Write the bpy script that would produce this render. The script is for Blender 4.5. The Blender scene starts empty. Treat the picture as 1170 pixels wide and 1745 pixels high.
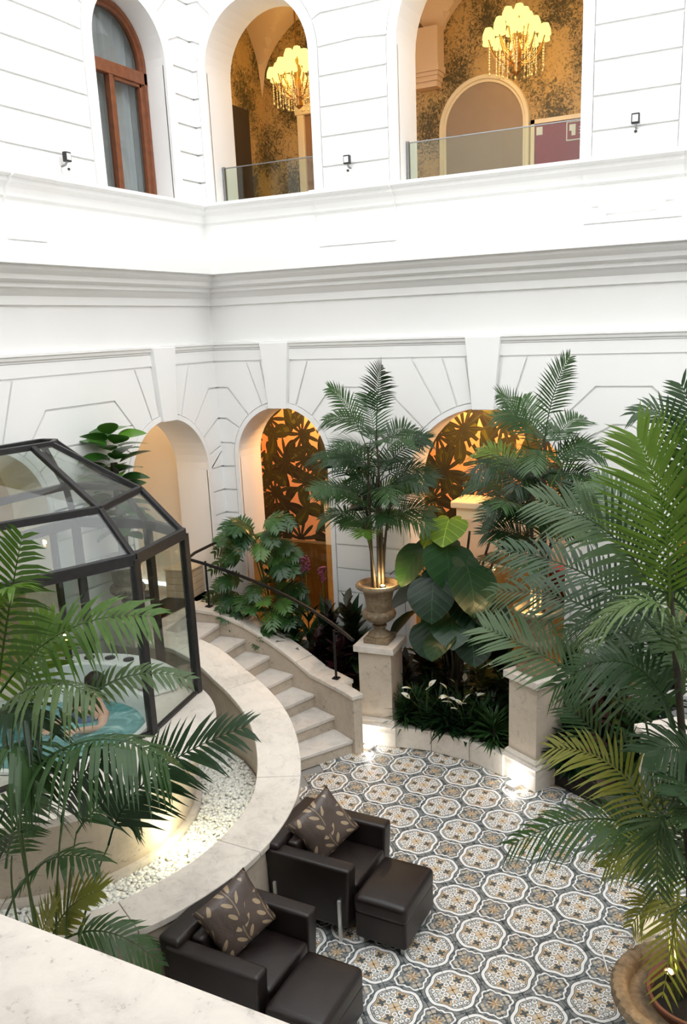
import bpy, bmesh, math, random
from mathutils import Vector, Matrix
from mathutils.geometry import tessellate_polygon
random.seed(7)
PI = math.pi
sc = bpy.context.scene
COL = sc.collection
rad = math.radians

# ------------------------------------------------------------------ camera
EYE = Vector((0, 0, 4.3))
F_PX, PITCH, ROLL, YAW, PPX, PPY = 1447.4, rad(14.517), rad(2.159), rad(-26.851), 618.4, 929.9
_f = Vector((math.sin(YAW)*math.cos(PITCH), math.cos(YAW)*math.cos(PITCH), -math.sin(PITCH)))
_r0 = Vector((math.cos(YAW), -math.sin(YAW), 0)); _d0 = _f.cross(_r0)
_r = math.cos(ROLL)*_r0 + math.sin(ROLL)*_d0
_d = -math.sin(ROLL)*_r0 + math.cos(ROLL)*_d0
cam = bpy.data.cameras.new('camera'); camo = bpy.data.objects.new('camera', cam); COL.objects.link(camo)
camo.matrix_world = Matrix(((_r.x, -_d.x, -_f.x, EYE.x), (_r.y, -_d.y, -_f.y, EYE.y), (_r.z, -_d.z, -_f.z, EYE.z), (0, 0, 0, 1)))
cam.sensor_fit = 'VERTICAL'; cam.sensor_height = 36; cam.lens = F_PX*36/1745
cam.shift_x = (585-PPX)/1745; cam.shift_y = (PPY-872.5)/1745
cam.clip_start = 0.05; cam.clip_end = 200
sc.camera = camo

# ------------------------------------------------------------------ sky light, exposure
world = bpy.data.worlds.new('sky'); sc.world = world; world.use_nodes = True
bg = world.node_tree.nodes['Background']; bg.inputs[0].default_value = (0.97, 0.985, 1.0, 1); bg.inputs[1].default_value = 3.0
sc.view_settings.view_transform = 'Standard'; sc.view_settings.look = 'None'
sc.view_settings.gamma = 1; sc.view_settings.use_curve_mapping = False
sc.view_settings.exposure = 0.18
cy = sc.cycles
cy.max_bounces = 8; cy.diffuse_bounces = 4; cy.glossy_bounces = 3; cy.transmission_bounces = 4; cy.transparent_max_bounces = 16
cy.caustics_reflective = False; cy.caustics_refractive = False

# the courtyard: back wall y = D, left wall x = X0, floor z = 0
D, X0, ZT = 8.4, -6.13, 9.6
WT = 0.45

def ray(px, py):
    return _r*((px-PPX)/F_PX) + _d*((py-PPY)/F_PX) + _f
def at(px, py, Y):            # point of the place at depth Y
    v = ray(px, py); return EYE + v*(Y/v.y)
def atz(px, py, z):
    v = ray(px, py); return EYE + v*((z-4.3)/v.z)
def atx(px, py, X):
    v = ray(px, py); return EYE + v*(X/v.x)

# ------------------------------------------------------------------ node helper
class V:
    def __init__(s, nt, sock): s.nt, s.s = nt, sock
    def _m(s, op, *a):
        n = s.nt.nodes.new('ShaderNodeMath'); n.operation = op
        for i, x in enumerate((s,)+a):
            if isinstance(x, V): s.nt.links.new(x.s, n.inputs[i])
            else: n.inputs[i].default_value = x
        return V(s.nt, n.outputs[0])
    def __add__(s, o): return s._m('ADD', o)
    __radd__ = __add__
    def __sub__(s, o): return s._m('SUBTRACT', o)
    def __rsub__(s, o): return (s*-1)+o
    def __mul__(s, o): return s._m('MULTIPLY', o)
    __rmul__ = __mul__
    def __truediv__(s, o): return s._m('DIVIDE', o)
    def __lt__(s, o): return s._m('LESS_THAN', o)
    def __gt__(s, o): return s._m('GREATER_THAN', o)
    def abs(s): return s._m('ABSOLUTE')
    def cos(s): return s._m('COSINE')
    def sin(s): return s._m('SINE')
    def sqrt(s): return s._m('SQRT')
    def fract(s): return s._m('FRACT')
    def floor(s): return s._m('FLOOR')
    def atan2(s, o): return s._m('ARCTAN2', o)
    def max(s, o): return s._m('MAXIMUM', o)
    def min(s, o): return s._m('MINIMUM', o)
    def pow(s, o): return s._m('POWER', o)
def hyp(a, b): return (a*a+b*b).sqrt()

class Mat:
    def __init__(s, name, rough=0.6, metal=0.0, spec=0.5):
        s.m = bpy.data.materials.new(name); s.m.use_nodes = True; s.nt = s.m.node_tree
        s.b = s.nt.nodes['Principled BSDF']
        s.b.inputs['Roughness'].default_value = rough; s.b.inputs['Metallic'].default_value = metal
        s.b.inputs['Specular IOR Level'].default_value = spec
    def node(s, t, **k):
        n = s.nt.nodes.new(t)
        for a, b in k.items(): setattr(n, a, b)
        return n
    def ln(s, a, b): s.nt.links.new(a.s if isinstance(a, V) else a, b)
    def coord(s, kind='Object'):
        return s.node('ShaderNodeTexCoord').outputs[kind]
    def pos(s): return s.node('ShaderNodeNewGeometry').outputs['Position']
    def xyz(s, sock):
        n = s.node('ShaderNodeSeparateXYZ'); s.ln(sock, n.inputs[0]); return [V(s.nt, o) for o in n.outputs]
    def noise(s, vec, scale, detail=4, rough=0.55, dist=0):
        n = s.node('ShaderNodeTexNoise'); s.ln(vec, n.inputs['Vector']); n.inputs['Scale'].default_value = scale
        n.inputs['Detail'].default_value = detail; n.inputs['Roughness'].default_value = rough; n.inputs['Distortion'].default_value = dist
        return V(s.nt, n.outputs['Fac'])
    def ramp(s, fac, stops):
        n = s.node('ShaderNodeValToRGB'); s.ln(fac, n.inputs[0]); e = n.color_ramp.elements
        while len(e) < len(stops): e.new(0.5)
        for i, (p, c) in enumerate(stops): e[i].position = p; e[i].color = (*c, 1)
        return n.outputs[0]
    def mix(s, fac, a, b):
        n = s.node('ShaderNodeMix', data_type='RGBA')
        ins = [n.inputs[0], n.inputs[6], n.inputs[7]]
        for i, x in zip(ins, (fac, a, b)):
            if isinstance(x, V): s.ln(x, i)
            elif isinstance(x, (int, float)): i.default_value = x
            elif isinstance(x, tuple): i.default_value = (*x, 1)
            else: s.nt.links.new(x, i)
        return n.outputs[2]
    def color(s, c):
        if isinstance(c, tuple): s.b.inputs['Base Color'].default_value = (*c, 1)
        else: s.ln(c, s.b.inputs['Base Color'])
    def bump(s, h, strength=0.2, dist=0.01):
        n = s.node('ShaderNodeBump'); n.inputs['Strength'].default_value = strength; n.inputs['Distance'].default_value = dist
        s.ln(h, n.inputs['Height']); s.ln(n.outputs[0], s.b.inputs['Normal'])

M = {}
def plain(name, c, rough=0.6, metal=0.0, var=0.08, scale=6, bump=0.0, spec=0.5, bscale=None):
    m = Mat(name, rough, metal, spec); p = m.coord()
    n = m.noise(p, scale)
    m.color(m.ramp(n, [(0.3, tuple(x*(1-var) for x in c)), (0.7, tuple(min(1, x*(1+var)) for x in c))]))
    if bump: m.bump(m.noise(p, bscale or scale*6), bump)
    M[name] = m.m; return m
plain('plaster', (0.86, 0.855, 0.84), 0.7, var=0.012, scale=1.3, bump=0.05, bscale=40)
plain('cream_plaster', (0.80, 0.72, 0.60), 0.75, var=0.03, scale=1.5)
plain('peach_plaster', (0.80, 0.60, 0.42), 0.75, var=0.03, scale=1.5)
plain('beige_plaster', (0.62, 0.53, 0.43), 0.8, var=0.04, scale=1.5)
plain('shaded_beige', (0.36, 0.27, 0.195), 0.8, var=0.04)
plain('trim_cream', (0.85, 0.74, 0.52), 0.5, var=0.02)
plain('ornate_wood', (0.55, 0.36, 0.16), 0.5, var=0.1, scale=12)
plain('window_wood', (0.19, 0.06, 0.022), 0.4, var=0.2, scale=14)
plain('bronze_dado', (0.20, 0.14, 0.065), 0.5)
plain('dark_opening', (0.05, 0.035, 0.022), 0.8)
plain('brown_panel', (0.30, 0.17, 0.09), 0.7)
plain('grey_metal', (0.28, 0.29, 0.29), 0.35, 0.8, var=0.05)
plain('frame_metal', (0.022, 0.021, 0.022), 0.42, 0.3, var=0.25, scale=20)
plain('black_metal', (0.014, 0.013, 0.013), 0.45, 0.5, var=0.1)
plain('chrome', (0.85, 0.85, 0.83), 0.42, 0.9, var=0.03)
plain('leather', (0.012, 0.0075, 0.0065), 0.36, var=0.25, scale=9, bump=0.12, bscale=160, spec=0.45)
plain('grout', (0.30, 0.29, 0.27), 0.9)
plain('soil', (0.012, 0.009, 0.006), 0.95, var=0.5, scale=20, bump=0.6)
plain('dark_stone', (0.11, 0.075, 0.055), 0.35, var=0.35, scale=5)
plain('terracotta', (0.12, 0.045, 0.026), 0.7, var=0.25, scale=8)
plain('crate_wood', (0.62, 0.50, 0.33), 0.6, var=0.12, scale=9)
plain('white_shell', (0.82, 0.83, 0.82), 0.25, var=0.02)
plain('black_plastic', (0.012, 0.012, 0.013), 0.35)
plain('flower_white', (0.88, 0.88, 0.80), 0.5, var=0.05)
plain('flower_purple', (0.16, 0.022, 0.085), 0.6, var=0.4, scale=30)
plain('flower_yellow', (0.75, 0.62, 0.2), 0.6)
plain('stem_green', (0.05, 0.085, 0.018), 0.5, var=0.3, scale=10)
plain('stem_dark', (0.035, 0.026, 0.014), 0.6, var=0.4, scale=14, bump=0.3)
plain('skin', (0.62, 0.36, 0.26), 0.5, var=0.05)
plain('hair', (0.015, 0.012, 0.011), 0.45, var=0.3, scale=40)
plain('swimsuit', (0.02, 0.07, 0.20), 0.6)
plain('curtain', (0.50, 0.52, 0.52), 0.85, var=0.06)
plain('sign_red', (0.25, 0.006, 0.018), 0.45, var=0.05)
plain('sign_white', (0.82, 0.78, 0.74), 0.5, var=0.02)
plain('pebble', (0.80, 0.81, 0.76), 0.4, var=0.07, scale=8)
plain('crystal', (0.85, 0.70, 0.36), 0.15, 0.2)
plain('brass', (0.45, 0.25, 0.08), 0.3, 0.8)

def mat_stone(name, c, pit=0.5):
    m = Mat(name, 0.42); p = m.pos()
    n = m.noise(p, 2.2, 6, 0.6, 0.6); n2 = m.noise(p, 9, 8, 0.7, 1.2); n3 = m.noise(p, 60, 3)
    c0 = tuple(x*0.72 for x in c); c1 = c; c2 = tuple(min(1, x*1.14) for x in c)
    base = m.ramp(n*0.6+n2*0.4, [(0.32, c0), (0.5, c1), (0.66, c2)])
    pits = (n2*0.55+n3*0.45)
    pm = m.ramp(pits, [(0.37, (1, 1, 1)), (0.42, (0, 0, 0))])
    fac = m.node('ShaderNodeRGBToBW'); m.ln(pm, fac.inputs[0])
    col = m.mix(V(m.nt, fac.outputs[0])*pit, base, tuple(x*0.42 for x in c))
    m.color(col); m.bump(n2*0.5+n3*0.5, 0.08); M[name] = m.m
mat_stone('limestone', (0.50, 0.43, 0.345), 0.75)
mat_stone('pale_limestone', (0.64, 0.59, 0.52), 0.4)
mat_stone('step_stone', (0.62, 0.58, 0.53), 0.22)
mat_stone('parapet_stone', (0.60, 0.545, 0.48), 0.6)

def mat_urn():
    m = Mat('urn_stone', 0.6); p = m.coord()
    n = m.noise(p, 5, 6); n2 = m.noise(p, 30, 4)
    m.color(m.ramp(n*0.6+n2*0.4, [(0.35, (0.08, 0.055, 0.03)), (0.55, (0.22, 0.16, 0.095)), (0.7, (0.33, 0.255, 0.16))]))
    m.bump(n2, 0.25); M['urn_stone'] = m.m
mat_urn()

def mat_leaf(name, dark, mid, light, rough=0.38, trans=0.25, veins=False):
    m = Mat(name, rough, spec=0.35)
    oi = m.node('ShaderNodeObjectInfo'); p = m.coord()
    n = m.noise(p, 7, 3); n2 = m.noise(p, 40, 2)
    f = V(m.nt, oi.outputs['Random'])*0.55 + n*0.35 + n2*0.1
    col = m.ramp(f, [(0.15, dark), (0.45, mid), (0.8, light)])
    if veins:
        x, y, z = m.xyz(p); rib = ((y*1.0-x.abs()*0.75)*11).fract()-0.5
        vn = (rib.abs() < 0.028).max(x.abs() < 0.004)
        col = m.mix(vn*0.55, col, tuple(min(1, c*2.2) for c in light)); m.bump(rib.abs()*-1, 0.12, 0.02)
    m.color(col)
    t = m.node('ShaderNodeBsdfTranslucent'); m.ln(col, t.inputs[0])
    mx = m.node('ShaderNodeMixShader'); mx.inputs[0].default_value = trans
    m.ln(m.b.outputs[0], mx.inputs[1]); m.ln(t.outputs[0], mx.inputs[2])
    m.ln(mx.outputs[0], m.nt.nodes['Material Output'].inputs[0]); M[name] = m.m
mat_leaf('palm_leaf', (0.009, 0.026, 0.008), (0.020, 0.052, 0.015), (0.050, 0.105, 0.028), 0.34)
mat_leaf('palm_leaf_bright', (0.028, 0.070, 0.009), (0.060, 0.130, 0.014), (0.13, 0.22, 0.024), 0.36, 0.35)
mat_leaf('palm_leaf_yellow', (0.08, 0.10, 0.010), (0.16, 0.18, 0.022), (0.27, 0.27, 0.045), 0.42)
mat_leaf('palm_leaf_grey', (0.032, 0.060, 0.020), (0.058, 0.102, 0.034), (0.11, 0.165, 0.058), 0.36)
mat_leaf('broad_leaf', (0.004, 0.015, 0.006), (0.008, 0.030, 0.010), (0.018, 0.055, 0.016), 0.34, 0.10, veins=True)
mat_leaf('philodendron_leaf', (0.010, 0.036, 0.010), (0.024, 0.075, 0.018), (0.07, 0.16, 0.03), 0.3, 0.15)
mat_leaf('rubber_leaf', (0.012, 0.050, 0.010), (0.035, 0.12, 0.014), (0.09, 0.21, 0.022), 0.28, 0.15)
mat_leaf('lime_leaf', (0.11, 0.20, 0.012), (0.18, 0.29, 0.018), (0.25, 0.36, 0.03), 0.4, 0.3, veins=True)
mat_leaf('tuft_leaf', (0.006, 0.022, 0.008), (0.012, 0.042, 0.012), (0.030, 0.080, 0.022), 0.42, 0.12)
mat_leaf('croton_leaf', (0.016, 0.008, 0.008), (0.028, 0.024, 0.010), (0.09, 0.10, 0.022), 0.4, 0.12)
mat_leaf('croton_red_leaf', (0.020, 0.005, 0.008), (0.042, 0.010, 0.014), (0.08, 0.025, 0.022), 0.45, 0.12)

def mat_glass(name, tint, refl=0.9, base=0.035):
    m = bpy.data.materials.new(name); m.use_nodes = True; nt = m.node_tree; nt.nodes.remove(nt.nodes['Principled BSDF'])
    t = nt.nodes.new('ShaderNodeBsdfTransparent'); t.inputs[0].default_value = (*tint, 1)
    g = nt.nodes.new('ShaderNodeBsdfGlossy'); g.inputs['Roughness'].default_value = 0.02; g.inputs[0].default_value = (refl, refl, refl, 1)
    lw = nt.nodes.new('ShaderNodeLayerWeight'); lw.inputs[0].default_value = 0.5
    pw = nt.nodes.new('ShaderNodeMath'); pw.operation = 'POWER'; nt.links.new(lw.outputs['Facing'], pw.inputs[0]); pw.inputs[1].default_value = 4.0
    fr = nt.nodes.new('ShaderNodeMath'); fr.operation = 'MULTIPLY_ADD'; nt.links.new(pw.outputs[0], fr.inputs[0]); fr.inputs[1].default_value = 0.55; fr.inputs[2].default_value = base
    mx = nt.nodes.new('ShaderNodeMixShader')
    nt.links.new(fr.outputs[0], mx.inputs[0]); nt.links.new(t.outputs[0], mx.inputs[1]); nt.links.new(g.outputs[0], mx.inputs[2])
    nt.links.new(mx.outputs[0], nt.nodes['Material Output'].inputs[0]); M[name] = m
mat_glass('pavilion_glass', (0.915, 0.94, 0.925), base=0.05)
mat_glass('rail_glass', (0.86, 0.93, 0.89))
mat_glass('bronze_glass', (0.72, 0.60, 0.40))
mat_glass('window_glass', (0.86, 0.88, 0.88))

def mat_water():
    m = Mat('water', 0.06); p = m.pos()
    n = m.noise(p, 6, 5, 0.6, 1.5)
    m.color(m.ramp(n, [(0.38, (0.03, 0.20, 0.22)), (0.6, (0.13, 0.38, 0.39)), (0.78, (0.65, 0.80, 0.80))]))
    m.bump(n, 0.5, 0.03); M['water'] = m.m
mat_water()

def mat_emit(name, c, s):
    m = bpy.data.materials.new(name); m.use_nodes = True; nt = m.node_tree; nt.nodes.remove(nt.nodes['Principled BSDF'])
    e = nt.nodes.new('ShaderNodeEmission'); e.inputs[0].default_value = (*c, 1); e.inputs[1].default_value = s
    nt.links.new(e.outputs[0], nt.nodes['Material Output'].inputs[0]); M[name] = m
mat_emit('lamp_shade', (1.0, 0.86, 0.22), 1.6)
mat_emit('bulb_warm', (1.0, 0.62, 0.18), 60)
mat_emit('bulb_white', (1.0, 0.95, 0.85), 25)

# encaustic tile print, laid on the diagonal; four tiles make one roundel
TP = 0.412; TX, TY = -1.995, 5.31
def mat_tiles():
    m = Mat('tile_print', 0.42); x, y, z = m.xyz(m.pos())
    s = 0.70710678/TP
    x = x-TX; y = y-TY
    u = (x+y)*s; v = (y-x)*s
    n = m.noise(m.pos(), 55, 3)
    u = u+(n-0.5)*0.012; v = v+(n-0.5)*0.012
    cu = (u+0.5).fract()-0.5; cv = (v+0.5).fract()-0.5
    r = hyp(cu, cv); th = cv.atan2(cu)
    au, av = cu.abs(), cv.abs()
    bu, bv = 0.5-au, 0.5-av
    rb = hyp(bu, bv); thb = bv.atan2(bu)
    white, dark, ochre, grey, beige, slate = (0.80, 0.79, 0.76), (0.070, 0.085, 0.088), (0.62, 0.44, 0.25), (0.20, 0.21, 0.205), (0.48, 0.42, 0.33), (0.060, 0.075, 0.080)
    # field outside the roundels
    n2 = m.noise(m.pos(), 26, 2)
    petal = ((thb*4).cos() > 0.1)*(rb > 0.11)*(rb < 0.235)
    col = m.mix((n2 > 0.47), slate, grey)
    col = m.mix(petal*((rb*70).sin() > -0.4), col, beige)
    col = m.mix((rb < (0.07+0.055*(thb*8).cos())), col, ochre)
    fr = (rb-(0.262+0.035*(thb*4).cos()-0.012*(thb*12).cos())).abs()
    col = m.mix((fr < 0.030), col, dark); col = m.mix((fr < 0.017), col, white)
    # roundel
    R = 0.398+0.024*(th*4).cos()-0.012*((th*8).cos())
    ins = (r < R)
    cin = m.mix((n2 > 0.5), (0.60, 0.56, 0.49), (0.52, 0.50, 0.45))
    du, dv = au-0.165, av-0.165; rd = hyp(du, dv); td = dv.atan2(du)
    cin = m.mix((rd < 0.125), cin, ochre)
    # scrolls on the axes
    for (a, b) in ((au, av), (av, au)):
        for (ca, cb, rr) in ((0.245, 0.055, 0.05), (0.14, 0.052, 0.036), (0.315, 0.10, 0.032), (0.30, 0.0, 0.022)):
            q = (hyp(a-ca, b-cb)-rr).abs()
            cin = m.mix((q < 0.022), cin, dark); cin = m.mix((q < 0.0135), cin, white)
    cin = m.mix((rd < (0.058+0.022*(td*4).cos())), cin, slate)
    cin = m.mix((r < (0.075+0.035*(th*8).cos())), cin, ochre)
    cin = m.mix((r < 0.018), cin, dark)
    col = m.mix(ins, col, cin)
    q = (r-R).abs()
    col = m.mix((q < 0.042), col, dark); col = m.mix((q < 0.026), col, white)
    q2 = (r-(R-0.062)).abs()
    col = m.mix((q2 < 0.006), col, dark)
    m.color(col)
    m.ln(m.noise(m.pos(), 8)*0.2+0.32, m.b.inputs['Roughness'])
    M['tile_print'] = m.m
mat_tiles()

def mat_damask(name, bgc, fg):
    m = Mat(name, 0.5); x, y, z = m.xyz(m.pos())
    w = (x+y*0.9)*2.6; zz = z*1.9
    n = m.noise(m.pos(), 21, 6, 0.74, 1.5); n2 = m.noise(m.pos(), 3, 3)
    a = ((w*PI).sin()*(zz*PI).sin())
    f = n*1.5+a*0.14+n2*0.25
    m.color(m.ramp(f, [(0.74, fg), (0.86, tuple(0.5*(p+q) for p, q in zip(fg, bgc))), (0.95, bgc)]))
    M[name] = m.m
mat_damask('damask_paper', (0.56, 0.37, 0.15), (0.075, 0.062, 0.026))

def mat_jungle():
    m = Mat('jungle_paper', 0.6)
    x, y, z = m.xyz(m.pos())
    cb = m.node('ShaderNodeCombineXYZ'); m.ln(x, cb.inputs[0]); m.ln(z*0.82, cb.inputs[1])
    col = m.mix(m.noise(m.pos(), 2.5), (0.72, 0.30, 0.13), (0.82, 0.42, 0.19))
    def layer(scale, offs, nblade, tilt, dark, lite, size, col):
        mp = m.node('ShaderNodeVectorMath', operation='ADD'); m.ln(cb.outputs[0], mp.inputs[0]); mp.inputs[1].default_value = (offs, offs*1.7, 0)
        vo = m.node('ShaderNodeTexVoronoi', voronoi_dimensions='2D'); m.ln(mp.outputs[0], vo.inputs['Vector'])
        vo.inputs['Scale'].default_value = scale; vo.inputs['Randomness'].default_value = 0.75
        sub = m.node('ShaderNodeVectorMath', operation='SUBTRACT'); m.ln(mp.outputs[0], sub.inputs[0]); m.ln(vo.outputs['Position'], sub.inputs[1])
        dx, dy, dz = m.xyz(sub.outputs[0])
        cr, cg, cbb = m.xyz(vo.outputs['Color'])
        r = hyp(dx, dy)*scale; th = dy.atan2(dx)+cr*6.0
        blade = (th*nblade+r*tilt).cos()
        mask = (r < (size*(0.22+0.78*(0.5+0.5*blade))))
        rib = ((th*nblade+r*tilt).cos() > 0.93)
        shade = m.mix(cg*0.7+r*0.5, dark, lite)
        shade = m.mix(rib*0.6, shade, tuple(min(1, c*2.4) for c in lite))
        return m.mix(mask, col, shade)
    col = layer(1.7, 3.3, 5.0, 0.8, (0.005, 0.004, 0.002), (0.014, 0.013, 0.003), 0.62, col)
    col = layer(2.3, 7.9, 3.0, 1.6, (0.006, 0.006, 0.002), (0.040, 0.040, 0.003), 0.60, col)
    col = layer(2.6, 0.4, 11.0, 0.3, (0.004, 0.004, 0.002), (0.020, 0.022, 0.006), 0.66, col)
    m.color(col); M['jungle_paper'] = m.m
mat_jungle()

def mat_cushion():
    m = Mat('leaf_print_satin', 0.38); x, y, z = m.xyz(m.coord())
    b = (0.062, 0.042, 0.036); g = (0.36, 0.27, 0.17)
    col = m.mix(m.noise(m.coord(), 8), b, (0.10, 0.075, 0.06))
    cw, ch = 0.19, 0.080
    u = x/cw+(z*14).sin()*0.10; uu = (u+0.5).fract()-0.5; col_i = (u+0.5).floor()
    vv = (z/ch+col_i*0.5).fract()-0.5
    a = uu.abs(); ax = a*cw-0.041; bz = vv*ch
    p = ax*0.64+bz*0.77; q = bz*0.64-ax*0.77
    leaf = ((p*p)/(0.041*0.041)+(q*q)/(0.0135*0.0135)).sqrt()
    nz = m.noise(m.coord(), 3.5, 2)
    col = m.mix((leaf < 0.95)*(nz > 0.42), col, g)
    col = m.mix((a < 0.018)*(nz > 0.42), col, (0.26, 0.19, 0.12))
    m.color(col); m.bump(m.noise(m.coord(), 7), 0.4, 0.03); M['leaf_print_satin'] = m.m
mat_cushion()

# ------------------------------------------------------------------ mesh helper
class MB:
    def __init__(s): s.v = []; s.f = []
    def add(s, vs, fs):
        o = len(s.v); s.v += [tuple(v) for v in vs]; s.f += [tuple(i+o for i in f) for f in fs]; return s
    def box(s, a, b, mtx=None):
        (x0, y0, z0), (x1, y1, z1) = a, b
        vs = [Vector(p) for p in ((x0, y0, z0), (x1, y0, z0), (x1, y1, z0), (x0, y1, z0), (x0, y0, z1), (x1, y0, z1), (x1, y1, z1), (x0, y1, z1))]
        if mtx: vs = [mtx @ p for p in vs]
        return s.add(vs, [(0, 3, 2, 1), (4, 5, 6, 7), (0, 1, 5, 4), (1, 2, 6, 5), (2, 3, 7, 6), (3, 0, 4, 7)])
    def tube(s, pts, rads, n=8, cap=True):
        pts = [Vector(p) for p in pts]
        if not isinstance(rads, (list, tuple)): rads = [rads]*len(pts)
        o = len(s.v); up = Vector((0, 0, 1))
        pu = None
        for i, p in enumerate(pts):
            t = (pts[min(i+1, len(pts)-1)]-pts[max(i-1, 0)]).normalized()
            if pu is None:
                pu = t.cross(Vector((0.3, 0.9, 0.1)) if abs(t.z) > 0.8 else up).normalized()
            pu = (pu-t*pu.dot(t)).normalized(); w = t.cross(pu)
            for k in range(n):
                a = 2*PI*k/n; s.v.append(tuple(p+(pu*math.cos(a)+w*math.sin(a))*rads[i]))
        for i in range(len(pts)-1):
            for k in range(n):
                a = o+i*n+k; b = o+i*n+(k+1) % n; s.f.append((a, b, b+n, a+n))
        if cap:
            s.f.append(tuple(o+k for k in range(n))[::-1]); e = o+(len(pts)-1)*n; s.f.append(tuple(e+k for k in range(n)))
        return s
    def lathe(s, prof, n=32, c=(0, 0, 0), mod=None, cap0=True):
        o = len(s.v)
        for j, (r, z) in enumerate(prof):
            for k in range(n):
                a = 2*PI*k/n; rr = r*(1+(mod(j, a) if mod else 0)); s.v.append((c[0]+rr*math.cos(a), c[1]+rr*math.sin(a), c[2]+z))
        for j in range(len(prof)-1):
            for k in range(n):
                a = o+j*n+k; b = o+j*n+(k+1) % n; s.f.append((a, b, b+n, a+n))
        if prof[0][0] > 1e-4 and cap0: s.f.append(tuple(o+k for k in range(n))[::-1])
        e = o+(len(prof)-1)*n
        if prof[-1][0] > 1e-4: s.f.append(tuple(e+k for k in range(n)))
        return s
    def prism(s, pts, mapf, d0, d1):
        n = len(pts); o = len(s.v)
        for d in (d0, d1):
            for (u, z) in pts: s.v.append(tuple(mapf(u, d, z)))
        s.f.append(tuple(o+i for i in range(n))); s.f.append(tuple(o+n+i for i in range(n))[::-1])
        for i in range(n): j = (i+1) % n; s.f.append((o+i, o+n+i, o+n+j, o+j))
        return s
    def sector(s, c, r0, r1, a0, a1, z0, z1, n=6):
        """ring sector; z1 may be a function of the angle in degrees"""
        o = len(s.v)
        for i in range(n+1):
            d = a0+(a1-a0)*i/n; a = rad(d); zt = z1(d) if callable(z1) else z1
            for r, z in ((r0, z0 if not callable(z0) else z0(d)), (r1, z0 if not callable(z0) else z0(d)), (r1, zt), (r0, zt)):
                s.v.append((c[0]+r*math.cos(a), c[1]+r*math.sin(a), z))
        for i in range(n):
            for k in range(4):
                a = o+i*4+k; b = o+i*4+(k+1) % 4; s.f.append((a, b, b+4, a+4))
        s.f.append((o+3, o+2, o+1, o)); e = o+n*4; s.f.append((e, e+1, e+2, e+3))
        return s
    def mesh(s, name, smooth=None):
        me = bpy.data.meshes.new(name); me.from_pydata(s.v, [], s.f); me.update()
        b = bmesh.new(); b.from_mesh(me); bmesh.ops.recalc_face_normals(b, faces=b.faces); b.to_mesh(me); b.free()
        if smooth is not None:
            me.polygons.foreach_set('use_smooth', [True]*len(me.polygons))
            try: me.set_sharp_from_angle(angle=rad(smooth))
            except Exception: pass
        return me
    def build(s, name, mat, parent=None, smooth=None, bevel=0, seg=2):
        me = s.mesh(name, smooth); me.materials.append(M[mat])
        o = bpy.data.objects.new(name, me); COL.objects.link(o)
        if parent: o.parent = parent
        if bevel:
            mo = o.modifiers.new('bevel', 'BEVEL'); mo.width = bevel; mo.segments = seg; mo.limit_method = 'ANGLE'; mo.angle_limit = rad(40)
        return o

def tag(o, label=None, cat=None, group=None, kind=None):
    if label: o['label'] = label
    if cat: o['category'] = cat
    if group: o['group'] = group
    if kind: o['kind'] = kind
    return o
def thing(name, label, cat, loc=(0, 0, 0), rz=0, group=None):
    o = bpy.data.objects.new(name, None); o.empty_display_size = 0.1; COL.objects.link(o)
    o.location = loc; o.rotation_euler = (0, 0, rz); return tag(o, label, cat, group)
def link(name, me, parent=None, loc=None, rot=None, scale=None):
    o = bpy.data.objects.new(name, me); COL.objects.link(o)
    if parent: o.parent = parent
    if loc is not None: o.location = loc
    if rot is not None: o.rotation_euler = rot
    if scale is not None: o.scale = scale if isinstance(scale, (tuple, list)) else (scale,)*3
    return o
def copy_tree(o, parent=None):
    c = o.copy(); COL.objects.link(c); c.parent = parent
    for ch in [x for x in bpy.data.objects if x.parent == o]: copy_tree(ch, c)
    return c
def lamp(name, loc, color, energy, parent=None, size=0.1, typ='POINT', target=None, angle=60, blend=0.6):
    l = bpy.data.lights.new(name, typ); l.color = color; l.energy = energy
    if typ in ('POINT', 'SPOT'): l.shadow_soft_size = size
    if typ == 'SPOT': l.spot_size = rad(angle); l.spot_blend = blend
    o = bpy.data.objects.new(name, l); COL.objects.link(o); o.location = loc
    if target is not None: o.rotation_euler = (Vector(target)-Vector(loc)).to_track_quat('-Z', 'Y').to_euler()
    if parent: o.parent = parent
    return o

def mapB(u, d, z): return (u, D+d, z)          # back wall: u = x, d into the wall
def mapL(u, d, z): return (X0-d, u, z)         # left wall: u = y
def mapR(Y): return lambda u, d, z: (u, Y+d, z)

def arch_pts(c, r, zs, zb, n=24):
    """closed outline of an arched opening"""
    p = [(c-r, zb)]
    for i in range(n+1):
        a = PI-PI*i/n; p.append((c+r*math.cos(a), zs+r*math.sin(a)))
    p.append((c+r, zb)); return p
def holed_wall(name, outer, holes, mapf, thick, mat, parent=None):
    loops = [outer]+holes; flat = [p for l in loops for p in l]
    tri = tessellate_polygon([[Vector((u, z, 0)) for u, z in l] for l in loops])
    mb = MB(); n = len(flat)
    mb.v += [tuple(mapf(u, 0, z)) for u, z in flat]+[tuple(mapf(u, thick, z)) for u, z in flat]
    for t in tri: mb.f.append(tuple(t)); mb.f.append(tuple(i+n for i in t)[::-1])
    o = 0
    for l in loops:
        for i in range(len(l)):
            a, b = o+i, o+(i+1) % len(l); mb.f.append((a, b, b+n, a+n))
        o += len(l)
    return mb.build(name, mat, parent)
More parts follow.
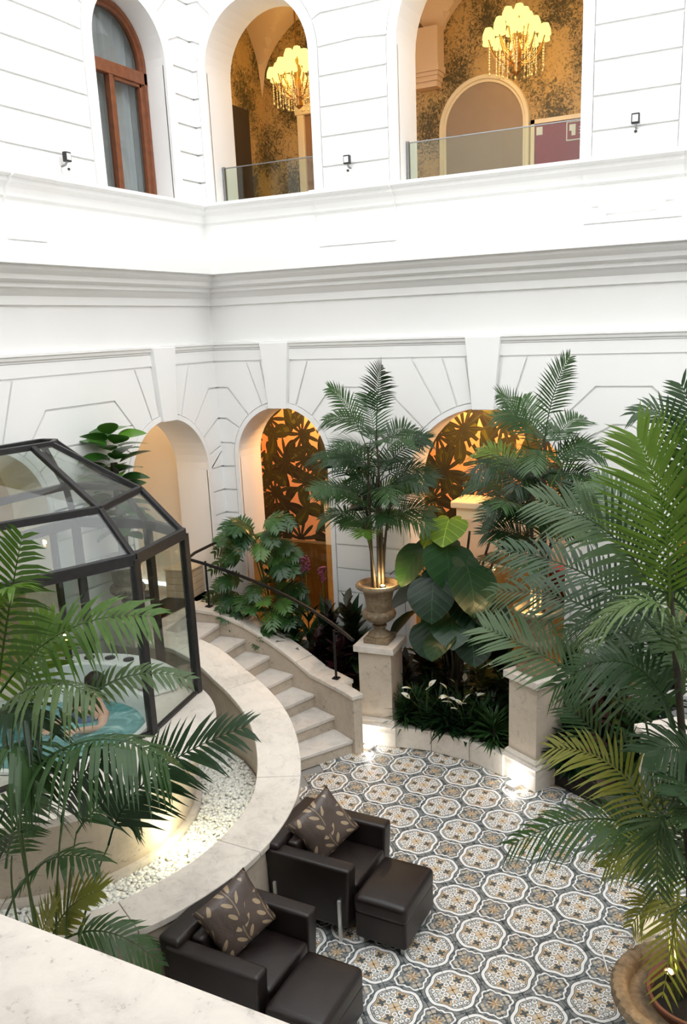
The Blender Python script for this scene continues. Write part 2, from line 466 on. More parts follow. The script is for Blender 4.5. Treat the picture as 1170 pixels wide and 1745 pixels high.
def inset(pts, g):
    area = sum(pts[i][0]*pts[(i+1) % len(pts)][1]-pts[(i+1) % len(pts)][0]*pts[i][1] for i in range(len(pts)))
    if area < 0: pts = pts[::-1]
    q = [pts[0]]
    for p in pts[1:]:
        if math.hypot(p[0]-q[-1][0], p[1]-q[-1][1]) > 1e-4: q.append(p)
    if math.hypot(q[0][0]-q[-1][0], q[0][1]-q[-1][1]) < 1e-4: q.pop()
    out = []; n = len(q)
    for i in range(n):
        p0, p1, p2 = Vector(q[i-1]), Vector(q[i]), Vector(q[(i+1) % n])
        e1 = (p1-p0).normalized(); e2 = (p2-p1).normalized()
        n1 = Vector((-e1.y, e1.x)); n2 = Vector((-e2.y, e2.x)); k = n1+n2
        d = max(0.35, 1+n1.dot(n2)); out.append(tuple(p1+k*(g/d)))
    return out

# ------------------------------------------------------------------ structure: floor
PC = (-5.35, 4.45)                  # centre of the round pool court
RO, RI = 2.17, 1.80                 # parapet outer / inner radius
floor = MB().box((-6.6, -2.4, -0.2), (5, 9.9, -0.014)).build('floor', 'grout'); tag(floor, kind='structure')
def make_tiles():
    h = TP/2; g = 0.0015
    e = h/2-g; b = 0.002
    mb = MB()
    vs = [(-e, -e, -0.014), (e, -e, -0.014), (e, e, -0.014), (-e, e, -0.014), (-e, -e, -b), (e, -e, -b), (e, e, -b), (-e, e, -b),
          (-e+b, -e+b, 0), (e-b, -e+b, 0), (e-b, e-b, 0), (-e+b, e-b, 0)]
    fs = [(8, 9, 10, 11)]
    for k in range(4): j = (k+1) % 4; fs += [(k, j, j+4, k+4), (k+4, j+4, j+8, k+8)]
    me = mb.add(vs, fs).mesh('floor_tile'); me.materials.append(M['tile_print'])
    cells = []
    for i in range(-24, 25):
        for j in range(-24, 25):
            a, b2 = (i+0.5)*h, (j+0.5)*h
            x = TX+(a-b2)*0.70710678; y = TY+(a+b2)*0.70710678
            if not (-3.9 < x < 1.2 and 2.2 < y < 7.45): continue
            if math.hypot(x-PC[0], y-PC[1]) < RO-0.1: continue
            v = Vector((x, y, 0))-EYE; zc = v.dot(_f); px = PPX+F_PX*v.dot(_r)/zc; py = PPY+F_PX*v.dot(_d)/zc
            vis = -40 < px < 1210 and 1200 < py < 1790
            if x < -2.15 and y < 4.5: vis = False
            cells.append((0 if vis else 1, v.length, x, y))
    cells.sort()
    rest = MB()
    for k, (hid, dist, x, y) in enumerate(cells):
        if k < 300 and not hid:
            link('floor_tile', me, floor, (x, y, 0), (0, 0, PI/4))
        else:
            c = math.cos(PI/4); rest.add([(x+(p[0]-p[1])*c, y+(p[0]+p[1])*c, p[2]) for p in vs], fs)
    o = rest.build('floor_tiles', 'tile_print', floor); o['kind'] = 'stuff'
make_tiles()

# ------------------------------------------------------------------ structure: walls with arches
# openings: centre, radius, springing height, foot height
LOW_B = [(-5.255, 0.605, 2.825, 0.6), (-2.80, 0.87, 2.57, 0.6), (-0.05, 0.87, 2.57, 0.6)]
UP_B = [(-5.29, 0.64, 7.0, 5.66), (-2.785, 0.895, 6.92, 5.66), (-0.05, 0.895, 6.92, 5.66)]
LOW_L = [(4.95, 0.67, 2.71, 1.1), (7.43, 0.67, 2.71, 1.2)]
UP_L = [(4.95, 0.53, 7.0, 5.62), (7.39, 0.53, 7.0, 5.62)]
wall_back = holed_wall('wall_back', [(X0-WT, 0), (5, 0), (5, ZT), (X0-WT, ZT)], [arch_pts(*o) for o in LOW_B+UP_B], mapB, WT, 'plaster')
tag(wall_back, kind='structure')
wall_left = holed_wall('wall_left', [(-2.5, 0), (D, 0), (D, ZT), (-2.5, ZT)], [arch_pts(*o) for o in LOW_L+UP_L], mapL, WT, 'plaster')
tag(wall_left, kind='structure')
tag(MB().box((5.0, -2.5, 0), (5.3, 8.85, ZT)).build('wall_right', 'plaster'), kind='structure')
tag(MB().box((-6.6, -2.8, 0), (5.3, -2.5, ZT)).build('wall_front', 'plaster'), kind='structure')

def rustication(parent, mapf, u0, u1, ops, w, levels, phis, keyhalf, key=None, extra=None, gap=0.010, proud=0.024, umin=None, umax=None):
    """stone blocks in courses between the openings, turning radial around the arches"""
    def side(op, sgn, k):
        """points (arch point, elbow) at level k on side sgn of an opening"""
        c, r, zs, zb = op; R = r+w; z = levels[k]
        if z <= zs+0.02: return None, (c+sgn*R, z)
        ph = rad(angle_of(op, k)); return (c+sgn*R*math.sin(ph), zs+R*math.cos(ph)), (c+sgn*(z-zs)*math.tan(ph), z)
    def angle_of(op, k):
        z = levels[k]; c, r, zs, zb = op
        if z <= zs+0.02: return 90.0
        return max(phis[id(op)][k], math.degrees(math.acos(min(1, (z-zs)/(r+w))))+1.0)
    bounds = [None]+ops+[None]
    for A, B in zip(bounds[:-1], bounds[1:]):
        for k in range(len(levels)-1):
            poly = []
            # left boundary going up
            if A is None: L = [(u0, levels[k]), (u0, levels[k+1])]
            else:
                ap0, el0 = side(A, 1, k); ap1, el1 = side(A, 1, k+1); L = []
                L.append(el0)
                if ap0: L.append(ap0)
                if levels[k+1] > A[2]+0.02:
                    if not ap0: L.append((A[0]+A[1]+w, A[2]))
                    a0, a1 = angle_of(A, k), angle_of(A, k+1)
                    for i in range(1, 5):
                        a = rad(a0+(a1-a0)*i/5); L.append((A[0]+(A[1]+w)*math.sin(a), A[2]+(A[1]+w)*math.cos(a)))
                if ap1: L.append(ap1)
                L.append(el1)
            if B is None: Rr = [(u1, levels[k]), (u1, levels[k+1])]
            else:
                ap0, el0 = side(B, -1, k); ap1, el1 = side(B, -1, k+1); Rr = [el0]
                if ap0: Rr.append(ap0)
                if levels[k+1] > B[2]+0.02:
                    if not ap0: Rr.append((B[0]-B[1]-w, B[2]))
                    a0, a1 = angle_of(B, k), angle_of(B, k+1)
                    for i in range(1, 5):
                        a = rad(a0+(a1-a0)*i/5); Rr.append((B[0]-(B[1]+w)*math.sin(a), B[2]+(B[1]+w)*math.cos(a)))
                if ap1: Rr.append(ap1)
                Rr.append(el1)
            # elbows must not cross
            if L[-1][0] > Rr[-1][0]-0.02:
                m_ = (L[-1][0]+Rr[-1][0])/2; L[-1] = (m_-0.005, L[-1][1]); Rr[-1] = (m_+0.005, Rr[-1][1])
            if L[0][0] > Rr[0][0]-0.02:
                m_ = (L[0][0]+Rr[0][0])/2; L[0] = (m_-0.005, L[0][1]); Rr[0] = (m_+0.005, Rr[0][1])
            pts = inset(Rr+L[::-1], gap)
            us = [p[0] for p in pts]
            if umin is not None and max(us) < umin: continue
            if umax is not None and min(us) > umax: continue
            MB().prism(pts, mapf, -proud, 0.002).build('stone_block', 'plaster', parent)
    for op in ops:                                   # voussoirs that reach the top line, beside the keystone
        c, r, zs, zb = op; R = r+w; zt = levels[-1]
        if umax is not None and c-r > umax or umin is not None and c+r < umin: continue
        angs = [phis[id(op)][len(levels)-1]]+(extra[id(op)] if extra else [])+[keyhalf[id(op)]]
        for sgn in (-1, 1):
            for a0, a1 in zip(angs[:-1], angs[1:]):
                p = []
                for i in range(5):
                    a = rad(a0+(a1-a0)*i/4); p.append((c+sgn*R*math.sin(a), zs+R*math.cos(a)))
                p += [(c+sgn*(zt-zs)*math.tan(rad(a1)), zt), (c+sgn*(zt-zs)*math.tan(rad(a0)), zt)]
                MB().prism(inset(p, gap), mapf, -proud, 0.002).build('voussoir', 'plaster', parent)
        if key:
            kb, kt, ktop = key; zb2 = zs+r-0.015
            MB().prism([(c-kb, zb2), (c+kb, zb2), (c+kt, ktop), (c-kt, ktop)], mapf, -0.075, 0.01).build('keystone', 'plaster', parent, bevel=0.006)
        # archivolt band round the opening
        n = 28; o_ = [(c-R, zb)]+[(c-R*math.cos(PI*i/n), zs+R*math.sin(PI*i/n)) for i in range(n+1)]+[(c+R, zb)]
        i_ = [(c-r, zb)]+[(c-r*math.cos(PI*i/n), zs+r*math.sin(PI*i/n)) for i in range(n+1)]+[(c+r, zb)]
        mb = MB(); pr = proud+0.008
        for q in (o_, i_):
            for d in (-pr, 0.01): mb.v += [tuple(mapf(u, d, z)) for u, z in q]
        m_ = len(o_)
        for i in range(m_-1):
            mb.f += [(i, i+1, 2*m_+i+1, 2*m_+i), (i, i+1, m_+i+1, m_+i), (2*m_+i, 2*m_+i+1, 3*m_+i+1, 3*m_+i)]
        mb.build('archivolt', 'plaster', parent, smooth=35)

lv_low = [0.72, 1.005, 1.29, 1.575, 1.86, 2.145, 2.43, 2.715, 3.0, 3.29, 3.65, 3.95]
def ph(op, dct): return [dct.get(round(z, 3), 88) for z in lv_low]
small = {3.0: 76, 3.29: 58, 3.65: 40, 3.95: 20}; big = {2.715: 84, 3.0: 74, 3.29: 61, 3.65: 46, 3.95: 30}
phis = {}; kh = {}; ex = {}
for o_ in LOW_B: phis[id(o_)] = ph(o_, small if o_[1] < 0.7 else big); kh[id(o_)] = 11 if o_[1] < 0.7 else 8; ex[id(o_)] = [] if o_[1] < 0.7 else [18]
for o_ in LOW_L: phis[id(o_)] = ph(o_, small); kh[id(o_)] = 10; ex[id(o_)] = []
rustication(wall_back, mapB, X0, 2.0, LOW_B, 0.055, lv_low, phis, kh, key=(0.115, 0.185, 4.15), extra=ex, umax=0.4)
rustication(wall_left, mapL, 3.2, D, LOW_L, 0.055, lv_low, phis, kh, key=(0.115, 0.185, 4.15), extra=ex)
lv_up = [5.62, 5.905, 6.19, 6.47, 6.755, 7.035, 7.32, 7.68, 8.05]
upd = {7.035: 85, 7.32: 68, 7.68: 45, 8.05: 24}
phu = {}; khu = {}; exu = {}
for o_ in UP_B+UP_L: phu[id(o_)] = [upd.get(round(z, 3), 88) for z in lv_up]; khu[id(o_)] = 10; exu[id(o_)] = []
rustication(wall_back, mapB, X0, 1.6, UP_B, 0.10, lv_up, phu, khu, extra=exu, umax=0.2)
rustication(wall_left, mapL, 3.6, D, UP_L, 0.13, lv_up, phu, khu, extra=exu)

# cornices along both walls
def cornice(name, prof, mat='plaster', u_end=5.0, y_start=-2.5):
    mb = MB(); n = len(prof)
    for (p, z) in prof: mb.v.append((X0+p, y_start, z))
    for (p, z) in prof: mb.v.append((X0+p, D-p, z))
    for (p, z) in prof: mb.v.append((u_end, D-p, z))
    for s_ in (0, n):
        for i in range(n-1): mb.f.append((s_+i, s_+i+1, s_+n+i+1, s_+n+i))
    return tag(mb.build(name, mat, smooth=25), kind='structure')
cornice('trim_1', [(0, 5.665), (0.18, 5.665), (0.18, 5.635), (0.13, 5.615), (0.125, 5.58), (0.075, 5.545), (0.06, 5.50), (0.06, 5.475), (0.03, 5.455), (0.028, 5.12), (0.30, 5.06), (0.34, 5.05), (0.34, 4.905),
                   (0.27, 4.90), (0.27, 4.87), (0.245, 4.85), (0.21, 4.83), (0.20, 4.79), (0.13, 4.765), (0.13, 4.73), (0.085, 4.715), (0.07, 4.69), (0.03, 4.66), (0.03, 4.585), (0, 4.575)])
cornice('trim_2', [(0, 4.175), (0.06, 4.165), (0.06, 4.145), (0.045, 4.135), (0.04, 4.11), (0.02, 4.10), (0.02, 4.085), (0.002, 4.08)])
cornice('trim_3', [(0, 4.08), (0.02, 4.08), (0.02, 3.962), (0, 3.962)])
# shallow breaks of the sill cornice over the piers, and the framed panel below it
def breakout(u0, u1, mapf):
    pf = [(0.0, 5.668), (0.215, 5.668), (0.215, 5.63), (0.16, 5.61), (0.155, 5.575), (0.105, 5.54), (0.09, 5.495), (0.09, 5.47), (0.055, 5.45), (0.05, 5.13), (0, 5.13)]
    mb = MB(); n = len(pf)
    for u in (u0, u1): mb.v += [tuple(mapf(u, -p, z)) for p, z in pf]
    for i in range(n-1): mb.f.append((i, i+1, n+i+1, n+i))
    mb.f.append(tuple(range(n))); mb.f.append(tuple(range(n, 2*n)))
    return mb
for k, (u0, u1, mp) in enumerate(((-4.62, -3.72, mapB), (-1.84, -0.98, mapB), (5.55, 6.0, mapL))):
    tag(breakout(u0, u1, mp).build('trim_%d' % (4+k), 'plaster'), kind='structure')
def panel_outline(u0, u1, z0, z1, e):
    return [(u0+e*2, z0), (u0+e*4, z0), (u0+e*4, z0+e), (u1-e*4, z0+e), (u1-e*4, z0), (u1-e*2, z0), (u1-e*2, z0+3*e), (u1, z0+3*e), (u1, z1), (u0, z1), (u0, z0+3*e), (u0+e*2, z0+3*e)]
tag(MB().prism(panel_outline(-1.77, -1.05, 5.165, 5.41, 0.035), mapB, -0.075, -0.03).build('trim_7', 'plaster'), kind='structure')

# ------------------------------------------------------------------ rooms behind the arches
def room_box(name, x0, x1, y0, y1, z0, z1, mats, skip=''):
    """separate inner faces as thin slabs; mats = dict side -> material"""
    t = 0.04; out = {}
    defs = dict(f=((x0, y0, z0-t), (x1, y1, z0)), c=((x0, y0, z1), (x1, y1, z1+t)), l=((x0-t, y0, z0), (x0, y1, z1)),
                r=((x1, y0, z0), (x1+t, y1, z1)), b=((x0, y1, z0), (x1, y1+t, z1)), n=((x0, y0-t, z0), (x1, y0, z1)))
    for k, m_ in mats.items():
        o = MB().box(*defs[k]).build(name[k] if isinstance(name, dict) else name, m_); tag(o, kind='structure'); out[k] = o
    return out
# upper gallery, wallpapered, groin vaulted
UY0, UY1 = D+WT, 10.4
room_box(dict(f='floor_gallery', l='wall_gallery_left', b='wall_gallery_back', r='wall_gallery_right'), -6.49, 1.0, UY0, UY1, 5.62, 9.2,
         dict(f='ornate_wood', l='damask_paper', b='damask_paper', r='damask_paper'))
def vault(x0, x1, y0, y1, zs, h, name):
    mb = MB(); nx, ny = 36, 24
    for j in range(ny+1):
        for i in range(nx+1):
            x = -1+2*i/nx; y = -1+2*j/ny
            z = zs+max(math.sqrt(max(0, 1-x*x))*h, math.sqrt(max(0, 1-y*y))*h)
            mb.v.append((x0+(x1-x0)*(x+1)/2, y0+(y1-y0)*(y+1)/2, z))
    for j in range(ny):
        for i in range(nx):
            a = j*(nx+1)+i; mb.f.append((a, a+1, a+nx+2, a+nx+1))
    return tag(mb.build(name, 'peach_plaster', smooth=20), kind='structure')
for k, (a, b) in enumerate(((-6.49, -4.06), (-4.06, -1.57), (-1.57, 1.0))): vault(a, b, UY0, UY1, 7.22, 0.95, 'ceiling_vault_%d' % (k+1))
# arched doorway with cream trim in the gallery back wall
def arch_trim(c, r, zs, zb, wd, mapf, d0, d1, name, mat, parent=None, steps=((1.0, 0),)):
    mb = MB(); n = 24
    prof = [(0, d1), (0, d0*0.5), (wd*0.3, d0*0.55), (wd*0.4, d0), (wd*0.85, d0), (wd, d0*0.6), (wd, d1)]
    path = []
    for i in range(n+3):
        if i == 0: path.append((c-r, zb, -1, 0))
        elif i == n+2: path.append((c+r, zb, 1, 0))
        else:
            a = PI-PI*(i-1)/n; path.append((c+r*math.cos(a), zs+r*math.sin(a), math.cos(a), math.sin(a)))
    m_ = len(prof)
    for (u, z, nu, nz) in path: mb.v += [tuple(mapf(u+nu*p, d, z+nz*p)) for p, d in prof]
    for i in range(len(path)-1):
        for k in range(m_-1):
            a = i*m_+k; mb.f.append((a, a+1, a+m_+1, a+m_))
    return mb.build(name, mat, parent, smooth=40)
mg = mapR(UY1)
dr = thing('door_1', None, None); tag(dr, kind='structure')
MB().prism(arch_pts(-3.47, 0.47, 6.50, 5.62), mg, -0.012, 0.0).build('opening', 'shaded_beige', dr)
arch_trim(-3.47, 0.47, 6.50, 5.62, 0.085, mg, -0.05, 0.0, 'trim', 'trim_cream', dr)
dr2 = thing('door_2', None, None); tag(dr2, kind='structure')
MB().box((-5.86, UY1-0.02, 5.62), (-5.2, UY1-0.002, 6.93)).build('opening', 'brown_panel', dr2)
for b_ in (((-5.96, UY1-0.06, 5.62), (-5.86, UY1, 7.03)), ((-5.2, UY1-0.06, 5.62), (-5.1, UY1, 7.03)), ((-5.98, UY1-0.075, 6.93), (-5.08, UY1, 7.05))):
    MB().box(*b_).build('trim', 'trim_cream', dr2, bevel=0.01)
dr3 = thing('door_3', None, None); tag(dr3, kind='structure')
MB().box((-6.488, 9.0, 5.62), (-6.47, 10.02, 7.0)).build('opening', 'dark_opening', dr3)
# corbel under the vault springing
def corbel(x, name):
    mb = MB()
    for k, (w, z0, z1) in enumerate(((0.17, 6.98, 7.04), (0.20, 7.04, 7.09), (0.23, 7.09, 7.13), (0.26, 7.13, 7.2), (0.23, 7.2, 7.6))):
        mb.box((x-w, UY1-w*0.9, z0), (x+w*0.6, UY1, z1))
    tag(mb.build(name, 'peach_plaster'), kind='structure')
corbel(-4.1, 'trim_8')
# red fire point panel
sg = thing('fire_hose_cabinet', 'red fire hose cabinet with white pictogram on the upper gallery wall', 'fire cabinet', (-2.55, UY1, 5.62))
MB().box((-0.30, -0.06, 0.0), (0.30, 0, 0.82)).build('box', 'sign_red', sg, bevel=0.008)
for b_ in (((-0.345, -0.075, 0), (-0.30, 0, 0.865)), ((0.30, -0.075, 0), (0.345, 0, 0.865)), ((-0.345, -0.075, 0.82), (0.345, 0, 0.865))): MB().box(*b_).build('frame', 'trim_cream', sg)
MB().box((-0.28, -0.066, 0.70), (-0.21, -0.06, 0.785)).build('notice', 'sign_white', sg)
s2 = MB().box((0.06, -0.068, 0.60), (0.27, -0.06, 0.80)).build('pictogram_plate', 'sign_white', sg)
MB().box((0.072, -0.07, 0.612), (0.258, -0.067, 0.788)).build('pictogram_field', 'sign_red', s2)
mb = MB().box((0.095, -0.073, 0.70), (0.165, -0.069, 0.765)).box((0.12, -0.073, 0.65), (0.165, -0.069, 0.70))
for z_ in (0.66, 0.69, 0.72): mb.lathe([(0.0, 0), (0.016, 0.003), (0.016, 0.009), (0, 0.012)], 10, (0.215, -0.072, z_))
mb.build('pictogram', 'sign_white', s2)

# lower corridor with jungle wallpaper, cream dado
LY1 = 9.5
room_box(dict(f='floor_corridor', b='wall_corridor_back', l='wall_corridor_left', r='wall_corridor_right', c='ceiling_corridor'), -6.45, 1.4, D+WT, LY1, 0.6, 3.75,
         dict(f='step_stone', b='jungle_paper', l='peach_plaster', r='peach_plaster', c='peach_plaster'))
# niche behind the left arches
room_box(dict(b='wall_niche_right', n='wall_niche_left', l='wall_niche_back', c='ceiling_niche'), -7.5, X0-WT, 6.55, 8.2, 1.2, 3.7, dict(b='cream_plaster', n='cream_plaster', l='cream_plaster', c='cream_plaster'))
room_box(dict(b='wall_lobby_right', n='wall_lobby_left', l='wall_lobby_back', c='ceiling_lobby', f='floor_lobby'), -8.4, X0-WT, 3.9, 6.1, 1.1, 3.8,
         dict(b='beige_plaster', n='beige_plaster', l='beige_plaster', c='beige_plaster', f='ornate_wood'))
# panelled console in the corridor behind the wide arch, and a warm pilaster behind the narrow one
cs = thing('panelled_console', 'cream panelled console below the jungle wallpaper in the wide arch', 'console', (-2.75, 9.28, 0.6))
MB().box((-0.62, -0.2, 0), (0.85, 0.2, 1.62)).build('body', 'trim_cream', cs)
MB().box((-0.68, -0.24, 1.62), (0.91, 0.2, 1.70)).build('top', 'trim_cream', cs, bevel=0.015)
for i in range(3): MB().box((-0.56+i*0.48, -0.215, 0.7), (-0.16+i*0.48, -0.2, 1.5)).build('panel', 'peach_plaster', cs, bevel=0.006)
tag(MB().box((-5.28, LY1-0.14, 0.6), (-5.06, LY1, 2.35)).build('trim_9', 'trim_cream'), kind='structure')
tag(MB().box((-6.4, LY1-0.03, 0.6), (-3.9, LY1, 1.55)).build('trim_10', 'bronze_dado'), kind='structure')
# bronze glass balustrades in the lower arches
for (c, r, w_, lab) in ((-5.255, 0.605, 'narrow', 'bronze tinted glass balustrade across the narrow lower arch'), (-2.80, 0.87, 'wide', 'bronze tinted glass balustrade across the wide lower arch')):
    g_ = thing('glass_balustrade', lab, 'balustrade', (c, D+0.12, 0.6), group='lower glass balustrades')
    MB().box((-r+0.01, -0.006, 0.0), (r-0.01, 0.006, 1.2 if r < 0.7 else 1.12)).build('pane', 'bronze_glass', g_)
    MB().box((-r, -0.02, 0), (r, 0.02, 0.05)).build('base_rail', 'grey_metal', g_)
# glass railings of the upper arches
for (c, r, lab) in ((-5.29, 0.64, 'clear glass guard in the narrow upper arch beside the chandelier'), (-2.785, 0.895, 'clear glass guard in the wide upper arch with red cabinet behind')):
    g_ = thing('glass_guard', lab, 'glass railing', (c, D+0.17, 5.665), group='upper glass guards')
    MB().box((-r+0.02, -0.006, 0.055), (r-0.02, 0.006, 0.40)).build('pane', 'rail_glass', g_)
    for sx in (-1, 1): MB().box((sx*(r-0.02)-0.012, -0.018, 0.03), (sx*(r-0.02)+0.012, 0.018, 0.41)).build('post', 'grey_metal', g_)
    MB().box((-r+0.02, -0.009, 0.392), (r-0.02, 0.009, 0.402)).build('edge', 'grey_metal', g_)

# ------------------------------------------------------------------ arched window on the left wall
def window(n, c, r, zs, zb):
    w = thing('window_%d' % n, None, None); tag(w, kind='structure'); X = X0-0.27
    mp = lambda u, d, z: (X-d, u, z)
    arch_trim(c, r-0.085, zs, zb, 0.085, mp, -0.05, 0.03, 'frame', 'window_wood', w)
    MB().box((X-0.03, c-r, 6.83), (X+0.05, c+r, 6.95)).build('transom', 'window_wood', w, bevel=0.006)
    for y0, y1 in ((c-0.055, c+0.005),): MB().box((X-0.03, y0, zb), (X+0.045, y1, 6.83)).build('mullion', 'window_wood', w, bevel=0.005)
    for y0, y1 in ((c+0.005, c+0.03), (c+r-0.115, c+r-0.085)): MB().box((X-0.02, y0, zb), (X+0.03, y1, 6.83)).build('sash_stile', 'window_wood', w)
    MB().box((X-0.02, c+0.005, 6.80), (X+0.03, c+r-0.085, 6.83)).build('sash_rail', 'window_wood', w)
    MB().box((X-0.008, c-r+0.07, zb), (X-0.002, c+r-0.07, 6.83)).build('pane', 'window_glass', w)
    MB().prism([(c-(r-0.07)*math.cos(PI*i/20), max(6.95, zs)+0+(r-0.07)*math.sin(PI*i/20)) for i in range(21)]+[(c+r-0.07, 6.95), (c-r+0.07, 6.95)], mp, 0.002, 0.008).build('fanlight_pane', 'window_glass', w)
    mb = MB(); N = 70
    for i in range(N+1):
        y = c-r+2*r*i/N; x = X-0.12+0.022*math.sin(i*1.15)+0.01*math.sin(i*0.47)
        mb.v += [(x, y, zb), (x, y, zs+r)]
    for i in range(N): mb.f.append((2*i, 2*i+2, 2*i+3, 2*i+1))
    mb.build('curtain', 'curtain', w, smooth=60)
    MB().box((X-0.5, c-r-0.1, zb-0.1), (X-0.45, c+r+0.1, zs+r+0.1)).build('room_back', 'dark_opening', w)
window(1, 7.39, 0.53, 7.0, 5.62); window(2, 4.95, 0.53, 7.0, 5.62)

# ------------------------------------------------------------------ pool court: moat, platform, parapet, stairs
def pc(r, deg, z=0): return (PC[0]+r*math.cos(rad(deg)), PC[1]+r*math.sin(rad(deg)), z)
def zcap_in(d):
    pts = [(-180, 0.64), (22, 0.64), (36, 0.76), (48, 0.86), (61, 0.94), (72, 1.03), (81, 1.16), (90, 1.24), (100, 1.27), (200, 1.27)]
    for (a, za), (b, zb) in zip(pts[:-1], pts[1:]):
        if a <= d <= b:
            t = (d-a)/(b-a); return za+(zb-za)*t
def zcap_out(d):
    pts = [(0, 0.66), (66, 0.66), (72, 0.68), (80, 0.86), (90, 1.08), (97, 1.19), (104, 1.22), (200, 1.22)]
    for (a, za), (b, zb) in zip(pts[:-1], pts[1:]):
        if a <= d <= b: return za+(zb-za)*(d-a)/(b-a)
cp = thing('curved_parapet', 'curved limestone parapet wall sweeping round the white pebble moat behind the armchairs', 'parapet', (PC[0], PC[1], 0))
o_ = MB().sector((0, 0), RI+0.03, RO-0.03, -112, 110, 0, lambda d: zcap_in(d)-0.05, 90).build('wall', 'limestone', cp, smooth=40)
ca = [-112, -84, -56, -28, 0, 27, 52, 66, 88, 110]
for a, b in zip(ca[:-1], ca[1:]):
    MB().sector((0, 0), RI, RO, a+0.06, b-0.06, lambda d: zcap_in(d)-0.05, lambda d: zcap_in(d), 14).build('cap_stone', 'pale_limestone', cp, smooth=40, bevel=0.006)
def chord_disc(c, R, xmin, z0, z1, n=72):
    a = math.acos((xmin-c[0])/R) if abs((xmin-c[0])/R) < 1 else PI
    pts = [(c[0]+R*math.cos(-a+2*a*i/n), c[1]+R*math.sin(-a+2*a*i/n)) for i in range(n+1)]
    return pts
def slab(pts, z0, z1): return MB().prism(pts, lambda u, d, v: (u, v, d), z1, z0)
mo = slab(chord_disc(PC, RI+0.02, X0+0.01, 0, 0), 0.0, 0.315).build('moat_bed', 'pale_limestone'); tag(mo, 'pale stone bed under the white pebbles of the moat', 'moat bed')
PLC, PLR, PLZ = (-5.37, 4.58), 1.42, 1.1
pl = thing('pool_platform', 'round beige limestone whirlpool platform under the glass pavilion', 'platform', (0, 0, 0))
outer = chord_disc(PLC, PLR, X0+0.02, 0, 0); inner_o = chord_disc(PLC, PLR-0.03, X0+0.02, 0, 0)
TUBC, TUBR = (-5.38, 4.72), 0.80
tub_loop = [(TUBC[0]+TUBR*math.cos(2*PI*i/48), TUBC[1]+TUBR*math.sin(2*PI*i/48)*1.05) for i in range(48)]
holed_wall('rim', outer, [tub_loop], lambda u, d, v: (u, v, PLZ-d), 0.06, 'pale_limestone', pl)
mbw = MB()
n_ = len(inner_o)
wprof = [(1.17, 0.20), (1.19, 0.45), (1.23, 0.68), (1.30, 0.88), (1.37, 1.0), (PLR-0.03, PLZ-0.06)]
for R_, z_ in wprof: mbw.v += [(u, v, z_) for u, v in chord_disc(PLC, R_, X0+0.02, 0, 0)]
for k in range(len(wprof)-1):
    for i in range(n_): j = (i+1) % n_; mbw.f.append((k*n_+i, k*n_+j, (k+1)*n_+j, (k+1)*n_+i))
mbw.build('wall', 'limestone', pl, smooth=40)
MB().sector(PLC, 1.14, 1.235, -118, 118, 0.30, 0.385, 60).build('foot_moulding', 'pale_limestone', pl, smooth=40)
tb = thing('whirlpool_tub', 'white whirlpool tub with a raised ledge inside the glass pavilion', 'hot tub', (TUBC[0], TUBC[1], 0))
MB().lathe([(TUBR+0.03, PLZ+0.005), (TUBR+0.03, PLZ+0.03), (TUBR-0.02, PLZ+0.03), (TUBR-0.06, PLZ-0.03), (TUBR-0.1, PLZ-0.28), (TUBR-0.35, PLZ-0.30), (TUBR-0.38, PLZ-0.6), (0.0, PLZ-0.62)], 48, cap0=False).build('shell', 'white_shell', tb, smooth=35)
tag(MB().lathe([(TUBR-0.066, 0), (0.5, 0.004), (0.25, -0.003), (0, 0.003)], 48, (TUBC[0], TUBC[1], PLZ-0.10), cap0=False).build('pool_water', 'water', smooth=60), 'turquoise foaming water in the whirlpool tub', 'water')
lg = MB().sector((0, 0), 0.86, 1.12, 62, 150, PLZ+0.004, PLZ+0.22, 24).build('ledge', 'white_shell', tb, smooth=35, bevel=0.02)
for a in (92, 104, 116):
    MB().lathe([(0.05, 0), (0.05, 0.012), (0.0, 0.014)], 20, (0.98*math.cos(rad(a)), 0.98*math.sin(rad(a)), PLZ+0.22)).build('jet_cover', 'black_plastic', tb)
# white pebbles
def pebbles():
    rnd = random.Random(3); mb = MB()
    ico = [(0, 0, 1), (0.9, 0, 0.3), (0.28, 0.85, 0.3), (-0.72, 0.52, 0.3), (-0.72, -0.52, 0.3), (0.28, -0.85, 0.3), (0.6, 0.5, -0.4), (-0.3, 0.8, -0.4), (-0.8, 0, -0.4), (-0.3, -0.8, -0.4), (0.6, -0.5, -0.4)]
    fs = [(0, 1, 2), (0, 2, 3), (0, 3, 4), (0, 4, 5), (0, 5, 1), (1, 6, 2), (2, 6, 7), (2, 7, 3), (3, 7, 8), (3, 8, 4), (4, 8, 9), (4, 9, 5), (5, 9, 10), (5, 10, 1), (1, 10, 6)]
    k = 0
    while k < 9000:
        r = math.sqrt(rnd.uniform(1.10**2, (RI-0.01)**2)); d = rnd.uniform(-70, 112)
        x, y, _ = pc(r, d)
        if math.hypot(x-PLC[0], y-PLC[1]) < 1.24 or x < X0+0.03: continue
        s = rnd.uniform(0.012, 0.024); a = rnd.uniform(0, 6.28); sx, sy, sz = s*rnd.uniform(1, 1.5), s, s*0.6
        z = 0.317+rnd.uniform(0, 0.022)
        c_, s_ = math.cos(a), math.sin(a)
        mb.add([(x+c_*p[0]*sx-s_*p[1]*sy, y+s_*p[0]*sx+c_*p[1]*sy, z+p[2]*sz) for p in ico], fs); k += 1
    o = mb.build('white_pebbles', 'pebble', smooth=80); tag(o, 'white rounded pebbles filling the moat round the pool platform', 'pebbles', kind='stuff')
pebbles()
